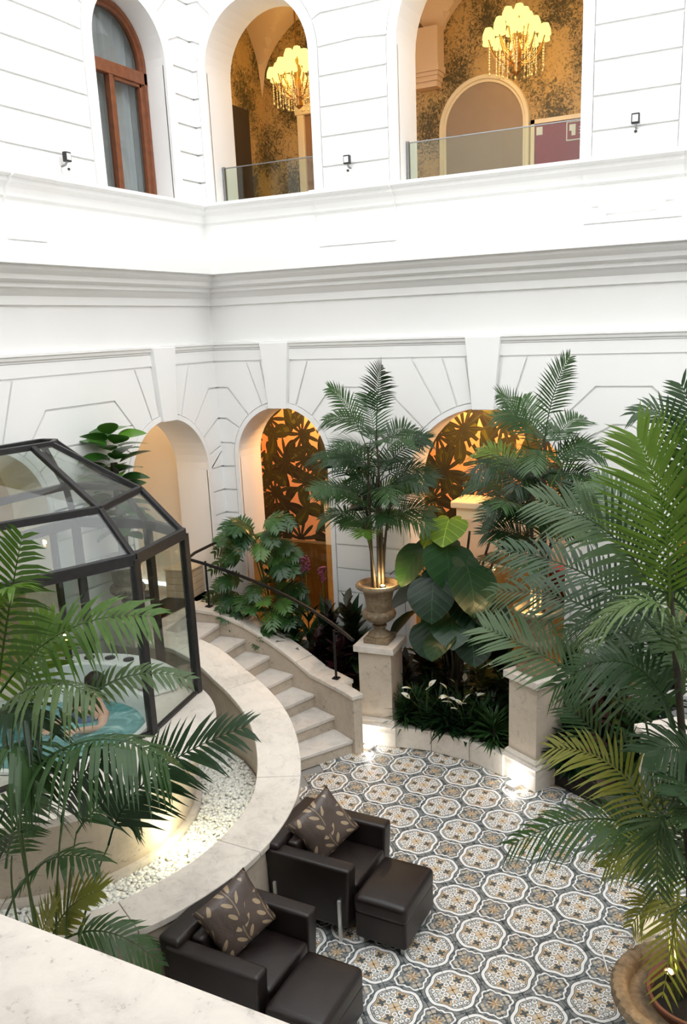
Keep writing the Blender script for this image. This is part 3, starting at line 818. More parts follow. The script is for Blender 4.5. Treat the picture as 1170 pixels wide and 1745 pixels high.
# stairs: eight radial steps up to the left arch
NS, A1, DA, RS = 8, 59.0, 6.15, 0.15
R_ST = 3.05
st = thing('curved_staircase', 'curved flight of pale stone steps rising to the left arch', 'staircase', (PC[0], PC[1], 0))
for k in range(NS-1):
    a = A1+DA*k; z = RS*(k+1)
    MB().sector((0, 0), RO, R_ST, a+0.35, a+DA+0.4, 0.0 if k == 0 else z-RS-0.02, z-0.04, 6).build('riser', 'limestone', st, smooth=40)
    MB().sector((0, 0), RO, R_ST, a, a+DA+0.38, z-0.04, z, 6).build('tread', 'step_stone', st, smooth=40, bevel=0.006)
# landing running into the arch
ld = [pc(RO, A1+DA*7)[:2], pc(R_ST, A1+DA*7)[:2], (-5.98, 7.68), (-5.86, 7.78), (-5.86, 8.12), (X0, 8.12), (X0, 8.06), (-7.5, 8.06), (-7.5, 6.6), (X0, 6.6)]
lo = slab(ld, 1.0, 1.2).build('floor_landing', 'step_stone'); tag(lo, kind='structure')
# outer stair wall
sw = thing('stair_wall', 'limestone stair wall with sloping pale cap beside the planted bed', 'wall', (PC[0], PC[1], 0))
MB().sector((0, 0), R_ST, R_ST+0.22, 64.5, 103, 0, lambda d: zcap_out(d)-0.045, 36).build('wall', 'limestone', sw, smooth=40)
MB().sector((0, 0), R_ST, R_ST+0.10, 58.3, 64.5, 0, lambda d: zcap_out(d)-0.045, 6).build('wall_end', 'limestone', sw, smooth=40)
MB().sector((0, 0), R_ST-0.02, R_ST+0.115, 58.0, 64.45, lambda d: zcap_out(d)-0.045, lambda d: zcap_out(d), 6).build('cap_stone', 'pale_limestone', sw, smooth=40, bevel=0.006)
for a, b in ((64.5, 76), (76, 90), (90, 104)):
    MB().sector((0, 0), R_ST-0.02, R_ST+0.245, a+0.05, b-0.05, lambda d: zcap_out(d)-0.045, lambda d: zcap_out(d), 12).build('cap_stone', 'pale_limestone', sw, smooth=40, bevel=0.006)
# handrail
hr = thing('handrail', 'black wrought iron handrail on the outer stair wall', 'handrail', (0, 0, 0))
RH = R_ST+0.12
def rail_z(d): return zcap_out(d)+0.55
pa, pb = 99.5, 67.0
for a in (pa, pb):
    x, y, _ = pc(RH, a)
    MB().tube([(x, y, zcap_out(a)), (x, y, rail_z(a))], 0.013, 8).build('post', 'black_metal', hr, smooth=40)
    MB().box((x-0.035, y-0.035, zcap_out(a)), (x+0.035, y+0.035, zcap_out(a)+0.012)).build('foot_plate', 'black_metal', hr)
rp = [pc(RH, d, 1.77-(1.77-1.19)*((103.5-d)/(103.5-61))) for d in [103.5-(103.5-61)*i/20 for i in range(21)]]
MB().tube(rp, 0.019, 8).build('rail', 'black_metal', hr, smooth=40)
x, y, _ = pc(RH, 103.5)
MB().tube([(x, y, 1.77), (X0-0.02, 7.75, 1.78), (X0+0.03, 8.22, 1.83)], 0.018, 8).build('wall_return', 'black_metal', hr, smooth=40)
MB().lathe([(0.0, -0.03), (0.03, -0.02), (0.034, 0), (0.03, 0.02), (0, 0.03)], 12, (X0+0.03, 8.22, 1.83)).build('end_knob', 'black_metal', hr, smooth=40)

# ------------------------------------------------------------------ glass pavilion
gp = thing('glass_pavilion', 'dark framed polygonal glass pavilion over the whirlpool', 'pavilion', (0, 0, 0))
EV, KN, RG = 2.60, 2.98, 3.42
Pm = [(-5.10, 3.32), (-4.50, 4.92), (-4.66, 5.74), (-5.25, 5.96), (-5.98, 5.80), (-6.02, 3.42)]
Km = [(-5.36, 3.58), (-4.79, 4.91), (-5.06, 5.70), (-5.36, 5.78), (-5.86, 5.62), (-5.9, 3.7)]
Rm = [(-5.75, 4.1), (-5.62, 5.08), (-5.60, 5.28), (-5.70, 5.42), (-5.86, 5.4), (-5.88, 4.1)]
BZ = PLZ+0.003
def bar(a, b, w=0.055, h=None, name='beam'):
    a, b = Vector(a), Vector(b); h = h or w
    t = (b-a); L = t.length; t.normalize()
    up = Vector((0, 0, 1)) if abs(t.z) < 0.95 else Vector((1, 0, 0))
    s = t.cross(up).normalized(); u = s.cross(t)
    mt = Matrix(((s.x, t.x, u.x, a.x), (s.y, t.y, u.y, a.y), (s.z, t.z, u.z, a.z), (0, 0, 0, 1)))
    return MB().box((-w/2, 0, -h/2), (w/2, L, h/2), mt).build(name, 'frame_metal', gp, bevel=0.005)
def pane(pts, name='pane'):
    pts = [Vector(p) for p in pts]; c = sum(pts, Vector())/len(pts)
    n = (pts[1]-pts[0]).cross(pts[2]-pts[0]).normalized()*0.004
    q = [p+(c-p).normalized()*0.015 for p in pts]; m_ = len(q)
    mb = MB(); mb.v = [tuple(p-n) for p in q]+[tuple(p+n) for p in q]
    mb.f = [tuple(range(m_)), tuple(range(2*m_-1, m_-1, -1))]+[(i, (i+1) % m_, m_+(i+1) % m_, m_+i) for i in range(m_)]
    return mb.build(name, 'pavilion_glass', gp)
def p3(p, z): return (p[0], p[1], z)
N = len(Pm)
for i in range(N):
    j = (i+1) % N
    bar(p3(Pm[i], BZ), p3(Pm[i], EV), 0.065, name='post')
    bar(p3(Pm[i], EV), p3(Pm[j], EV), 0.06, 0.09, 'eave_beam'); bar(p3(Km[i], KN), p3(Km[j], KN), 0.05, 0.06, 'purlin'); bar(p3(Rm[i], RG), p3(Rm[j], RG), 0.045, 0.05, 'ridge_beam')
    bar(p3(Pm[i], EV), p3(Km[i], KN), 0.05, name='rafter'); bar(p3(Km[i], KN), p3(Rm[i], RG), 0.045, name='rafter')
    bar(p3(Pm[i], BZ+0.015), p3(Pm[j], BZ+0.015), 0.04, 0.03, 'sill_rail')
    pane([p3(Pm[i], BZ+0.03), p3(Pm[j], BZ+0.03), p3(Pm[j], EV-0.04), p3(Pm[i], EV-0.04)])
    pane([p3(Pm[i], EV), p3(Pm[j], EV), p3(Km[j], KN), p3(Km[i], KN)], 'slope_pane')
    pane([p3(Km[i], KN), p3(Km[j], KN), p3(Rm[j], RG), p3(Rm[i], RG)], 'roof_pane')
pane([p3(p, RG) for p in Rm], 'top_pane')
def lerp(a, b, t): return tuple(x+(y-x)*t for x, y in zip(a, b))
for t in (0.5,):
    bar(p3(lerp(Pm[4], Pm[5], 0.12), BZ), p3(lerp(Pm[4], Pm[5], 0.12), EV), 0.05, name='post')

# ------------------------------------------------------------------ garden bed, kerb, pedestals
kc = [(-3.45, 7.35), (-3.05, 7.41), (-2.62, 7.36), (-2.22, 7.21)]
bedpts = [(-3.95, 7.45)]+[(x, y+0.08) for x, y in kc]+[(-1.8, 7.3), (-1.2, 7.0), (-0.6, 6.6), (0.6, 6.3), (2.6, 6.3), (2.6, D-0.03), (X0+0.02, D-0.03), (X0+0.02, 8.15)]
bedpts += [pc(R_ST+0.25, d)[:2] for d in range(102, 60, -6)]
bd = slab(bedpts, -0.01, 0.2).build('planting_soil', 'soil'); tag(bd, 'dark soil of the planted bed in front of the arches', 'soil')
kb = thing('bed_kerb', 'low curved pale stone kerb between the two tall pedestals', 'kerb', (0, 0, 0))
for a, b in zip(kc[:-1], kc[1:]):
    va, vb = Vector((*a, 0)), Vector((*b, 0)); t = (vb-va).normalized(); n_ = Vector((-t.y, t.x, 0))
    pts = [va+t*0.002, vb-t*0.002, vb-t*0.002+n_*0.11, va+t*0.002+n_*0.11]
    MB().prism([(p.x, p.y) for p in pts], lambda u, d, v: (u, v, d), 0.23, 0.0).build('kerb_stone', 'pale_limestone', kb, bevel=0.008)
kb2 = thing('dark_kerb', 'brown polished stone kerb running right from the second pedestal', 'kerb', (0, 0, 0))
kd = [(-1.62, 7.28), (-1.25, 7.02), (-0.92, 6.72)]
for a, b in zip(kd[:-1], kd[1:]):
    va, vb = Vector((*a, 0)), Vector((*b, 0)); t = (vb-va).normalized(); n_ = Vector((-t.y, t.x, 0))
    MB().prism([((p).x, (p).y) for p in (va, vb, vb+n_*0.2, va+n_*0.2)], lambda u, d, v: (u, v, d), 0.22, 0.0).build('kerb_stone', 'dark_stone', kb2, bevel=0.03)

def pedestal(loc, rz, label, w=0.45, h=1.1):
    p = thing('pedestal', label, 'pedestal', loc, rz, 'stone pedestals')
    e = w/2
    MB().box((-e, -e, 0), (e, e, 0.17)).build('plinth', 'pale_limestone', p, bevel=0.006)
    mb = MB()
    for z, k in ((0.17, 0.0), (0.20, -0.004), (0.225, 0.004), (0.25, -0.018), (0.275, -0.018), (0.30, -0.035)):
        q = e+k; mb.v += [(-q, -q, z), (q, -q, z), (q, q, z), (-q, q, z)]
    for i in range(5):
        for k in range(4): a = i*4+k; b = i*4+(k+1) % 4; mb.f.append((a, b, b+4, a+4))
    mb.f += [(3, 2, 1, 0), (20, 21, 22, 23)]
    mb.build('base_moulding', 'pale_limestone', p)
    MB().box((-e+0.045, -e+0.045, 0.30), (e-0.045, e-0.045, h-0.07)).build('shaft', 'limestone', p, bevel=0.004)
    MB().box((-e+0.005, -e+0.005, h-0.07), (e-0.005, e-0.005, h)).build('cap', 'pale_limestone', p, bevel=0.006)
    return p
PED1, PED2, PED3 = (-3.66, 7.54, 0), (-1.94, 7.34, 0), (-0.62, 6.55, 0)
pedestal(PED1, rad(5), 'tall limestone pedestal at the foot of the stairs carrying an urn')
pedestal(PED2, rad(-29), 'tall limestone pedestal right of the peace lilies half hidden by palm fronds')
pedestal(PED3, rad(-48), 'pale pedestal behind the big palm at the right edge')
# small white uplights on the tiles before the pedestals
for (px, py, k, lab) in ((632, 1271, 0, 'square floor uplight at the foot of the urn pedestal'), (880, 1337, 1, 'square floor uplight at the foot of the second pedestal')):
    p = atz(px, py, 0.0); ped = Vector((PED1 if k == 0 else PED2)); dirv = (ped-p); dirv.z = 0; dirv.normalize()
    p = p-dirv*0.05
    u_ = thing('floor_uplight', lab, 'uplight', p, math.atan2(dirv.y, dirv.x)-PI/2, 'floor uplights')
    MB().box((-0.05, -0.05, 0.0), (0.05, 0.05, 0.03)).build('housing', 'sign_white', u_, bevel=0.004)
    MB().box((-0.036, -0.036, 0.03), (0.036, 0.036, 0.034)).build('lens', 'bulb_white', u_)
    lamp('uplight', (0, 0.0, 0.06), (1.0, 0.96, 0.9), 2.2, u_, 0.02)

# ------------------------------------------------------------------ urns
def urn(loc, label, s=1.0, rz=0):
    u = thing('urn', label, 'urn', loc, rz, 'classical stone urns')
    MB().box((-0.135*s, -0.135*s, 0), (0.135*s, 0.135*s, 0.06*s)).build('plinth', 'urn_stone', u, bevel=0.006)
    MB().lathe([(r*s, z*s) for r, z in ((0.125, 0.06), (0.125, 0.075), (0.10, 0.09), (0.065, 0.115), (0.055, 0.15), (0.075, 0.16), (0.075, 0.175), (0.05, 0.185), (0.06, 0.205))], 32).build('foot', 'urn_stone', u, smooth=40)
    MB().lathe([(r*s, z*s) for r, z in ((0.06, 0.205), (0.12, 0.225), (0.165, 0.265), (0.175, 0.30), (0.16, 0.335), (0.13, 0.345))], 96, mod=lambda j, a: (0.045*abs(math.sin(a*12))-0.02) if 0 < j < 5 else 0).build('fluted_bowl', 'urn_stone', u, smooth=50)
    MB().lathe([(r*s, z*s) for r, z in ((0.13, 0.34), (0.135, 0.36), (0.14, 0.45), (0.155, 0.53), (0.19, 0.585), (0.205, 0.59))], 40).build('neck', 'urn_stone', u, smooth=40)
    MB().lathe([(r*s, z*s) for r, z in ((0.19, 0.585), (0.228, 0.59), (0.235, 0.61), (0.222, 0.63), (0.20, 0.632), (0.185, 0.60), (0.15, 0.56), (0.0, 0.56))], 96, mod=lambda j, a: (0.03*abs(math.sin(a*20))-0.015) if j in (1, 2) else 0).build('rim', 'urn_stone', u, smooth=45)
    MB().lathe([(0.165*s, 0.575*s), (0.1*s, 0.585*s), (0.0, 0.588*s)], 24).build('soil', 'soil', u)
    return u
urn((PED1[0], PED1[1], 1.1), 'weathered stone urn on the pedestal at the foot of the stairs', rz=rad(5))
urn((PED2[0], PED2[1], 1.1), 'weathered stone urn on the second pedestal hidden among palm fronds', rz=rad(-29))
# the third urn stands on a plain block by the left wall
UR3 = (-5.86, 6.27, 1.52)
bl = MB().box((-6.06, 6.07, 1.272), (-5.66, 6.47, 1.52)).build('urn_plinth', 'limestone'); tag(bl, 'plain limestone block under the urn with the rubber plant', 'plinth')
urn(UR3, 'weathered stone urn seen through the pavilion glass by the left wall')

# ------------------------------------------------------------------ foliage tools
def bez(a, b, c, t):
    a, b, c = Vector(a), Vector(b), Vector(c); return a*(1-t)**2+b*2*t*(1-t)+c*t*t
def frond_mesh(mb, a, b, c, n=34, ll=0.2, lw=0.014, droop=0.35, fwd=0.75, start=0.12, rach=0.008, rnd=random, up=(0, 0, 1), vee=0.25, tip=0.35):
    """feather leaf: a rachis along a curve with paired leaflets"""
    upv = Vector(up); K = 10
    pts = [bez(a, b, c, i/K) for i in range(K+1)]
    mb.tube(pts, [rach*(1-0.8*i/K) for i in range(K+1)], 4, cap=False)
    for i in range(n):
        t = start+(1-start)*(i+0.5)/n
        p = bez(a, b, c, t); tg = (bez(a, b, c, min(1, t+0.02))-bez(a, b, c, max(0, t-0.02))).normalized()
        sd = tg.cross(upv)
        if sd.length < 0.05: sd = tg.cross(Vector((1, 0.2, 0)))
        sd.normalize(); nr = sd.cross(tg).normalized()
        q = (t-start)/(1-start)
        L = ll*(0.30+0.72*math.sin(PI*min(1, 0.16+0.80*q)**0.85)+tip*0.1*q)*rnd.uniform(0.9, 1.08)
        fw = fwd*(0.75+0.9*q)
        for sg in (-1, 1):
            d = (sd*sg+tg*fw*rnd.uniform(0.85, 1.15)+nr*vee*rnd.uniform(0.6, 1.3)).normalized()
            w = tg.cross(d); w = d.cross(w).normalized()        # width direction in the leaf plane
            o = len(mb.v); dr = droop*rnd.uniform(0.7, 1.3)
            for s_, ww in ((0.0, 0.45), (0.22, 1.0), (0.62, 0.82), (1.0, 0.0)):
                pp = p+d*(L*s_)-Vector((0, 0, 1))*(dr*L*s_*s_)
                if ww > 0: mb.v += [tuple(pp-w*lw*ww), tuple(pp+w*lw*ww)]
                else: mb.v.append(tuple(pp))
            mb.f += [(o, o+1, o+3, o+2), (o+2, o+3, o+5, o+4), (o+4, o+5, o+6)]
def flat_build(mb, name, mat, parent, smooth=False):
    me = bpy.data.meshes.new(name); me.from_pydata(mb.v, [], mb.f); me.materials.append(M[mat])
    if smooth: me.polygons.foreach_set('use_smooth', [True]*len(me.polygons))
    o = bpy.data.objects.new(name, me); COL.objects.link(o); o.parent = parent; return o

def areca(name, label, base, height, nst, spread, flen, seed, mat='palm_leaf', group=None, per=6, ll=0.27, lw=0.0085, zlow=0.45):
    rnd = random.Random(seed); t = thing(name, label, 'palm', base, 0, group)
    for s in range(nst):
        a = 2*PI*s*0.62+rnd.uniform(-0.3, 0.3); hh = height*(0.72-0.40*s/max(1, nst-1))
        lean = spread*(0.03+0.16*s/nst)
        p0 = Vector((0.055*math.cos(a), 0.055*math.sin(a), 0)); p2 = Vector((lean*math.cos(a), lean*math.sin(a), hh))
        p1 = Vector((p0.x*1.2, p0.y*1.2, hh*0.6))
        MB().tube([bez(p0, p1, p2, i/8) for i in range(9)], [0.018-0.008*i/8 for i in range(9)], 7).build('stem', 'stem_dark', t, smooth=60)
        for k in range(per):
            q = zlow+(1-zlow)*((k+0.5)/per)**0.8; p = bez(p0, p1, p2, q)
            az = a+k*2.4+s*0.7+rnd.uniform(-0.3, 0.3); el = rad(30+38*q)+rnd.uniform(-0.15, 0.15); top = k == per-1
            if top: el = rad(84 if s == 0 else 72 if s < 3 else 55)
            L = flen*rnd.uniform(0.85, 1.1)*(0.8 if s > nst*0.6 else 1)
            h = Vector((math.cos(az), math.sin(az), 0)); m1 = p+(h*math.cos(el)+Vector((0, 0, 1))*math.sin(el))*L*0.6
            e = m1+(h*0.85+Vector((0, 0, rnd.uniform(-0.75, -0.15))))*L*0.45
            if top: e = m1+(h*0.5+Vector((0, 0, 0.75 if s == 0 else 0.3 if s < 3 else -0.1)))*L*0.42
            mid = Vector(base)+m1; up = (EYE-mid).normalized()*0.55+Vector((0, 0, 0.85))
            mb = MB(); frond_mesh(mb, p, m1, e, 21, ll*rnd.uniform(0.85, 1.1), lw, rnd.uniform(0.1, 0.35), 0.75, 0.28, 0.007, rnd, up=up, vee=0.12)
            flat_build(mb, 'frond', mat if rnd.random() < 0.72 else ('palm_leaf_bright' if rnd.random() < 0.6 else 'palm_leaf_grey'), t)
    return t
Z1 = 1.1+0.57
areca('areca_palm', 'slender areca palm standing in the urn at the foot of the stairs', (PED1[0], PED1[1], Z1), 2.25, 7, 1.1, 0.86, 11, group='urn palms', per=6)
areca('areca_palm', 'areca palm standing in the second urn before the wide arch', (PED2[0], PED2[1], Z1), 2.25, 7, 1.1, 0.86, 23, group='urn palms', per=6)

# big palm in the pot at the right edge
POT3 = (-0.25, 4.55, 0)
def big_pot():
    p = thing('planter_pot', 'large carved stone pot at the bottom right corner', 'planter', POT3)
    MB().lathe([(0.24, 0), (0.27, 0.03), (0.25, 0.06), (0.30, 0.15), (0.36, 0.30), (0.40, 0.36)], 40).build('bowl', 'urn_stone', p, smooth=40)
    MB().lathe([(0.38, 0.355), (0.445, 0.37), (0.455, 0.40), (0.44, 0.43), (0.39, 0.44), (0.36, 0.42), (0.34, 0.33), (0.0, 0.31)], 120, cap0=False, mod=lambda j, a: (0.035*abs(math.sin(a*22))-0.02) if j in (1, 2, 3) else 0).build('carved_rim', 'urn_stone', p, smooth=45)
    q = thing('grow_pot', 'brown plastic grow pot set inside the large carved pot', 'plant pot', (POT3[0]+0.02, POT3[1], 0.325))
    MB().lathe([(0.23, 0.0), (0.265, 0.09), (0.275, 0.10), (0.27, 0.112), (0.25, 0.11), (0.235, 0.06), (0.0, 0.055)], 40).build('wall', 'terracotta', q, smooth=40)
    MB().lathe([(0.235, 0.06), (0.1, 0.07), (0, 0.072)], 24).build('soil', 'soil', q)
big_pot()
def hero_palm(name, label, base, stems, fronds, seed, kn=0.78, kl=1.28, hw=0.0092):
    """fronds: (base, mid, tip, material, leaflet length, count, options)"""
    t = thing(name, label, 'palm', base); B0 = Vector(base); rnd = random.Random(seed)
    for pts, r in stems:
        P = [Vector(p)-B0 for p in pts]
        MB().tube([bez(P[0], P[1], P[2], i/10) for i in range(11)], [r*(1-0.5*i/10) for i in range(11)], 8).build('stem', 'stem_dark' if r > 0.012 else 'stem_green', t, smooth=60)
    for (a, m_, c, mat, ll, n, opt) in fronds:
        mb = MB(); a, m_, c = Vector(a)-B0, Vector(m_)-B0, Vector(c)-B0
        ctrl = (m_-a*0.25-c*0.25)*2            # curve passes through the middle point
        o = dict(lw=0.013, droop=0.35, fwd=0.75, start=0.12, rach=0.010, rnd=rnd); o.update(opt); o['lw'] = hw*(0.75+0.25*ll/0.25); n = int(n*kn); ll *= kl
        if 'up' not in opt and o['droop'] < 0.5:
            mid = m_+B0; o['up'] = ((EYE-mid).normalized()*0.75+Vector((0, 0, 0.75)))
        frond_mesh(mb, a, ctrl, c, n, ll, **o); flat_build(mb, 'frond', mat, t)
    return t
g, br, ye, gr = 'palm_leaf', 'palm_leaf_bright', 'palm_leaf_yellow', 'palm_leaf_grey'
c3 = Vector((POT3[0], POT3[1], 0.38))
def S3(px, py, Y=4.5): return at(px, py, Y)
stems3 = [((c3, c3+Vector((-0.02, 0, 0.9)), S3(1140, 1000, 4.5)), 0.034), ((c3+Vector((0.1, 0.1, 0)), c3+Vector((0.12, 0.12, 1.0)), c3+Vector((0.25, 0.3, 2.0))), 0.028),
          ((c3+Vector((-0.08, 0.06, 0)), c3+Vector((-0.12, 0.1, 0.7)), S3(1090, 1180, 4.7)), 0.012), ((c3+Vector((-0.1, 0.0, 0)), c3+Vector((-0.14, 0.05, 0.6)), S3(1060, 1240, 4.6)), 0.010),
          ((c3+Vector((-0.06, -0.06, 0)), c3+Vector((-0.1, -0.05, 0.5)), S3(1105, 1300, 4.4)), 0.010)]
fr3 = [
    (S3(1140, 1060, 4.5), S3(1130, 880, 4.45), S3(1085, 745, 4.4), br, 0.36, 44, dict(lw=0.017, droop=0.1, vee=0.15, fwd=0.9)),
    (S3(1130, 1080, 4.5), S3(1060, 930, 4.4), S3(915, 852, 4.3), gr, 0.30, 42, dict(lw=0.016, droop=0.25)),
    (S3(1130, 1090, 4.5), S3(1010, 985, 4.55), S3(850, 935, 4.6), g, 0.27, 40, dict(lw=0.015)),
    (S3(1110, 1130, 4.6), S3(990, 1030, 4.7), S3(842, 1010, 4.75), gr, 0.26, 38, dict(lw=0.015)),
    (S3(1110, 1230, 4.5), S3(950, 1130, 4.35), S3(822, 1068, 4.3), gr, 0.26, 38, dict(lw=0.017, droop=0.15)),
    (S3(1165, 1180, 4.2), S3(1120, 1030, 4.1), S3(1000, 1080, 4.0), gr, 0.24, 34, dict(lw=0.018, droop=0.55)),
    (S3(1150, 1240, 4.3), S3(1070, 1130, 4.2), S3(945, 1170, 4.2), g, 0.23, 34, dict(lw=0.017, droop=0.45)),
    (S3(1130, 1450, 4.5), S3(1045, 1290, 4.55), S3(965, 1205, 4.6), g, 0.22, 28, dict(lw=0.016, droop=0.15)),
    (S3(1130, 1470, 4.4), S3(1060, 1320, 4.4), S3(940, 1275, 4.4), ye, 0.24, 34, dict(lw=0.014, droop=0.3)),
    (S3(1140, 1460, 4.4), S3(1030, 1395, 4.3), S3(870, 1440, 4.3), g, 0.23, 40, dict(lw=0.013, droop=0.45)),
    (S3(1150, 1420, 4.2), S3(1125, 1400, 4.05), S3(1120, 1525, 4.0), gr, 0.20, 30, dict(lw=0.015, droop=0.15, up=(0.2, -0.8, 0.4))),
    (S3(1155, 1520, 4.35), S3(1150, 1570, 4.2), S3(1128, 1700, 4.12), ye, 0.19, 20, dict(lw=0.014, droop=0.1, up=(0.1, -0.8, 0.5))),  # frond over the pot spotlight, its yellow light put into the leaf colour
    (S3(1168, 900, 4.6), S3(1185, 760, 4.6), S3(1160, 655, 4.6), g, 0.2, 30, dict(lw=0.013, droop=0.15)),
    (S3(1180, 900, 4.7), S3(1150, 730, 4.7), S3(1078, 706, 4.7), g, 0.16, 26, dict(lw=0.011, droop=0.3)),
    (S3(1150, 1000, 4.5), S3(1200, 850, 4.5), S3(1230, 760, 4.4), br, 0.34, 40, dict(lw=0.017, droop=0.15)),
    (S3(1150, 1100, 4.5), S3(1240, 960, 4.4), S3(1330, 1000, 4.2), g, 0.3, 40, dict(lw=0.016)),
    (S3(1145, 1060, 4.6), S3(1090, 900, 4.8), S3(1010, 820, 5.0), g, 0.28, 40, dict(lw=0.015, droop=0.25)),
    (S3(1140, 1150, 4.7), S3(1060, 1060, 5.0), S3(960, 1080, 5.2), g, 0.25, 36, dict(lw=0.014, droop=0.4)),
    (S3(1150, 1350, 4.5), S3(1230, 1240, 4.4), S3(1300, 1290, 4.3), g, 0.24, 34, dict(lw=0.015)),
    (S3(1150, 1200, 4.6), S3(1175, 1080, 4.9), S3(1130, 1000, 5.2), br, 0.26, 34, dict(lw=0.015)),
    (S3(1140, 1480, 4.3), S3(1095, 1450, 4.2), S3(1030, 1480, 4.15), ye, 0.15, 24, dict(lw=0.012, droop=0.35)),
    (S3(1140, 1560, 4.35), S3(1110, 1535, 4.3), S3(1075, 1580, 4.3), ye, 0.13, 20, dict(lw=0.011, droop=0.35)),
    (S3(1150, 1480, 4.7), S3(1180, 1380, 4.9), S3(1160, 1300, 5.0), g, 0.22, 28, dict(lw=0.014)),
    (S3(1145, 1240, 4.5), S3(1100, 1150, 4.6), S3(1040, 1110, 4.65), g, 0.24, 34, dict(lw=0.015)),
]
rr3 = random.Random(77)
for k in range(13):
    z0 = rr3.uniform(0.9, 2.7); az = rad(rr3.uniform(60, 330)); p = Vector((c3.x+0.02, c3.y, z0)); L = rr3.uniform(0.8, 1.15); el_ = rad(rr3.uniform(20, 65))
    h = Vector((math.cos(az), math.sin(az), 0))
    if h.y < -0.3: L *= 0.7
    m1 = p+(h*math.cos(el_)+Vector((0, 0, math.sin(el_))))*L*0.5; e = m1+(h*0.8+Vector((0, 0, rr3.uniform(-0.5, 0.15))))*L*0.5
    fr3.append((p, (p+m1*2+e)/4, e, (g, g, br, gr)[k % 4], 0.25, 34, dict(lw=0.014, droop=rr3.uniform(0.2, 0.5))))
hero_palm('potted_palm', 'tall areca palm with long arching fronds in the carved pot at right', (c3.x+0.02, c3.y, 0.395), [((Vector(p[0][0])+Vector((0, 0, 0.02)), p[0][1], p[0][2]), p[1]) for p in stems3], fr3, 5)

# palm in front of the pool at the left edge
PL = Vector((-3.45, 2.78, 0))
pt = thing('planter_pot', 'stone pot of the left palm behind the near parapet', 'planter', PL)
MB().lathe([(0.17, 0), (0.20, 0.02), (0.19, 0.05), (0.24, 0.2), (0.28, 0.34)], 32).build('bowl', 'urn_stone', pt, smooth=40)
MB().lathe([(0.28, 0.335), (0.31, 0.345), (0.315, 0.37), (0.28, 0.38), (0.25, 0.33), (0, 0.32)], 32, cap0=False).build('carved_rim', 'urn_stone', pt, smooth=40)
b4 = PL+Vector((0, 0, 0.335))
L_ = at
stems4 = [((b4+Vector((-0.03, 0.02, 0)), L_(85, 1600, 3.1), L_(105, 1400, 3.2)), 0.010), ((b4+Vector((0.02, 0.03, 0)), L_(100, 1580, 3.1), L_(130, 1420, 3.3)), 0.009),
          ((b4+Vector((0.04, 0.0, 0)), L_(120, 1580, 3.15), L_(185, 1440, 3.4)), 0.010), ((b4+Vector((-0.05, -0.02, 0)), L_(40, 1500, 3.0), L_(30, 1330, 3.0)), 0.012),
          ((b4+Vector((-0.05, 0.04, 0)), L_(30, 1480, 3.1), L_(5, 1200, 3.2)), 0.012), ((b4+Vector((-0.02, -0.04, 0)), L_(10, 1560, 2.9), L_(20, 1460, 2.9)), 0.010)]
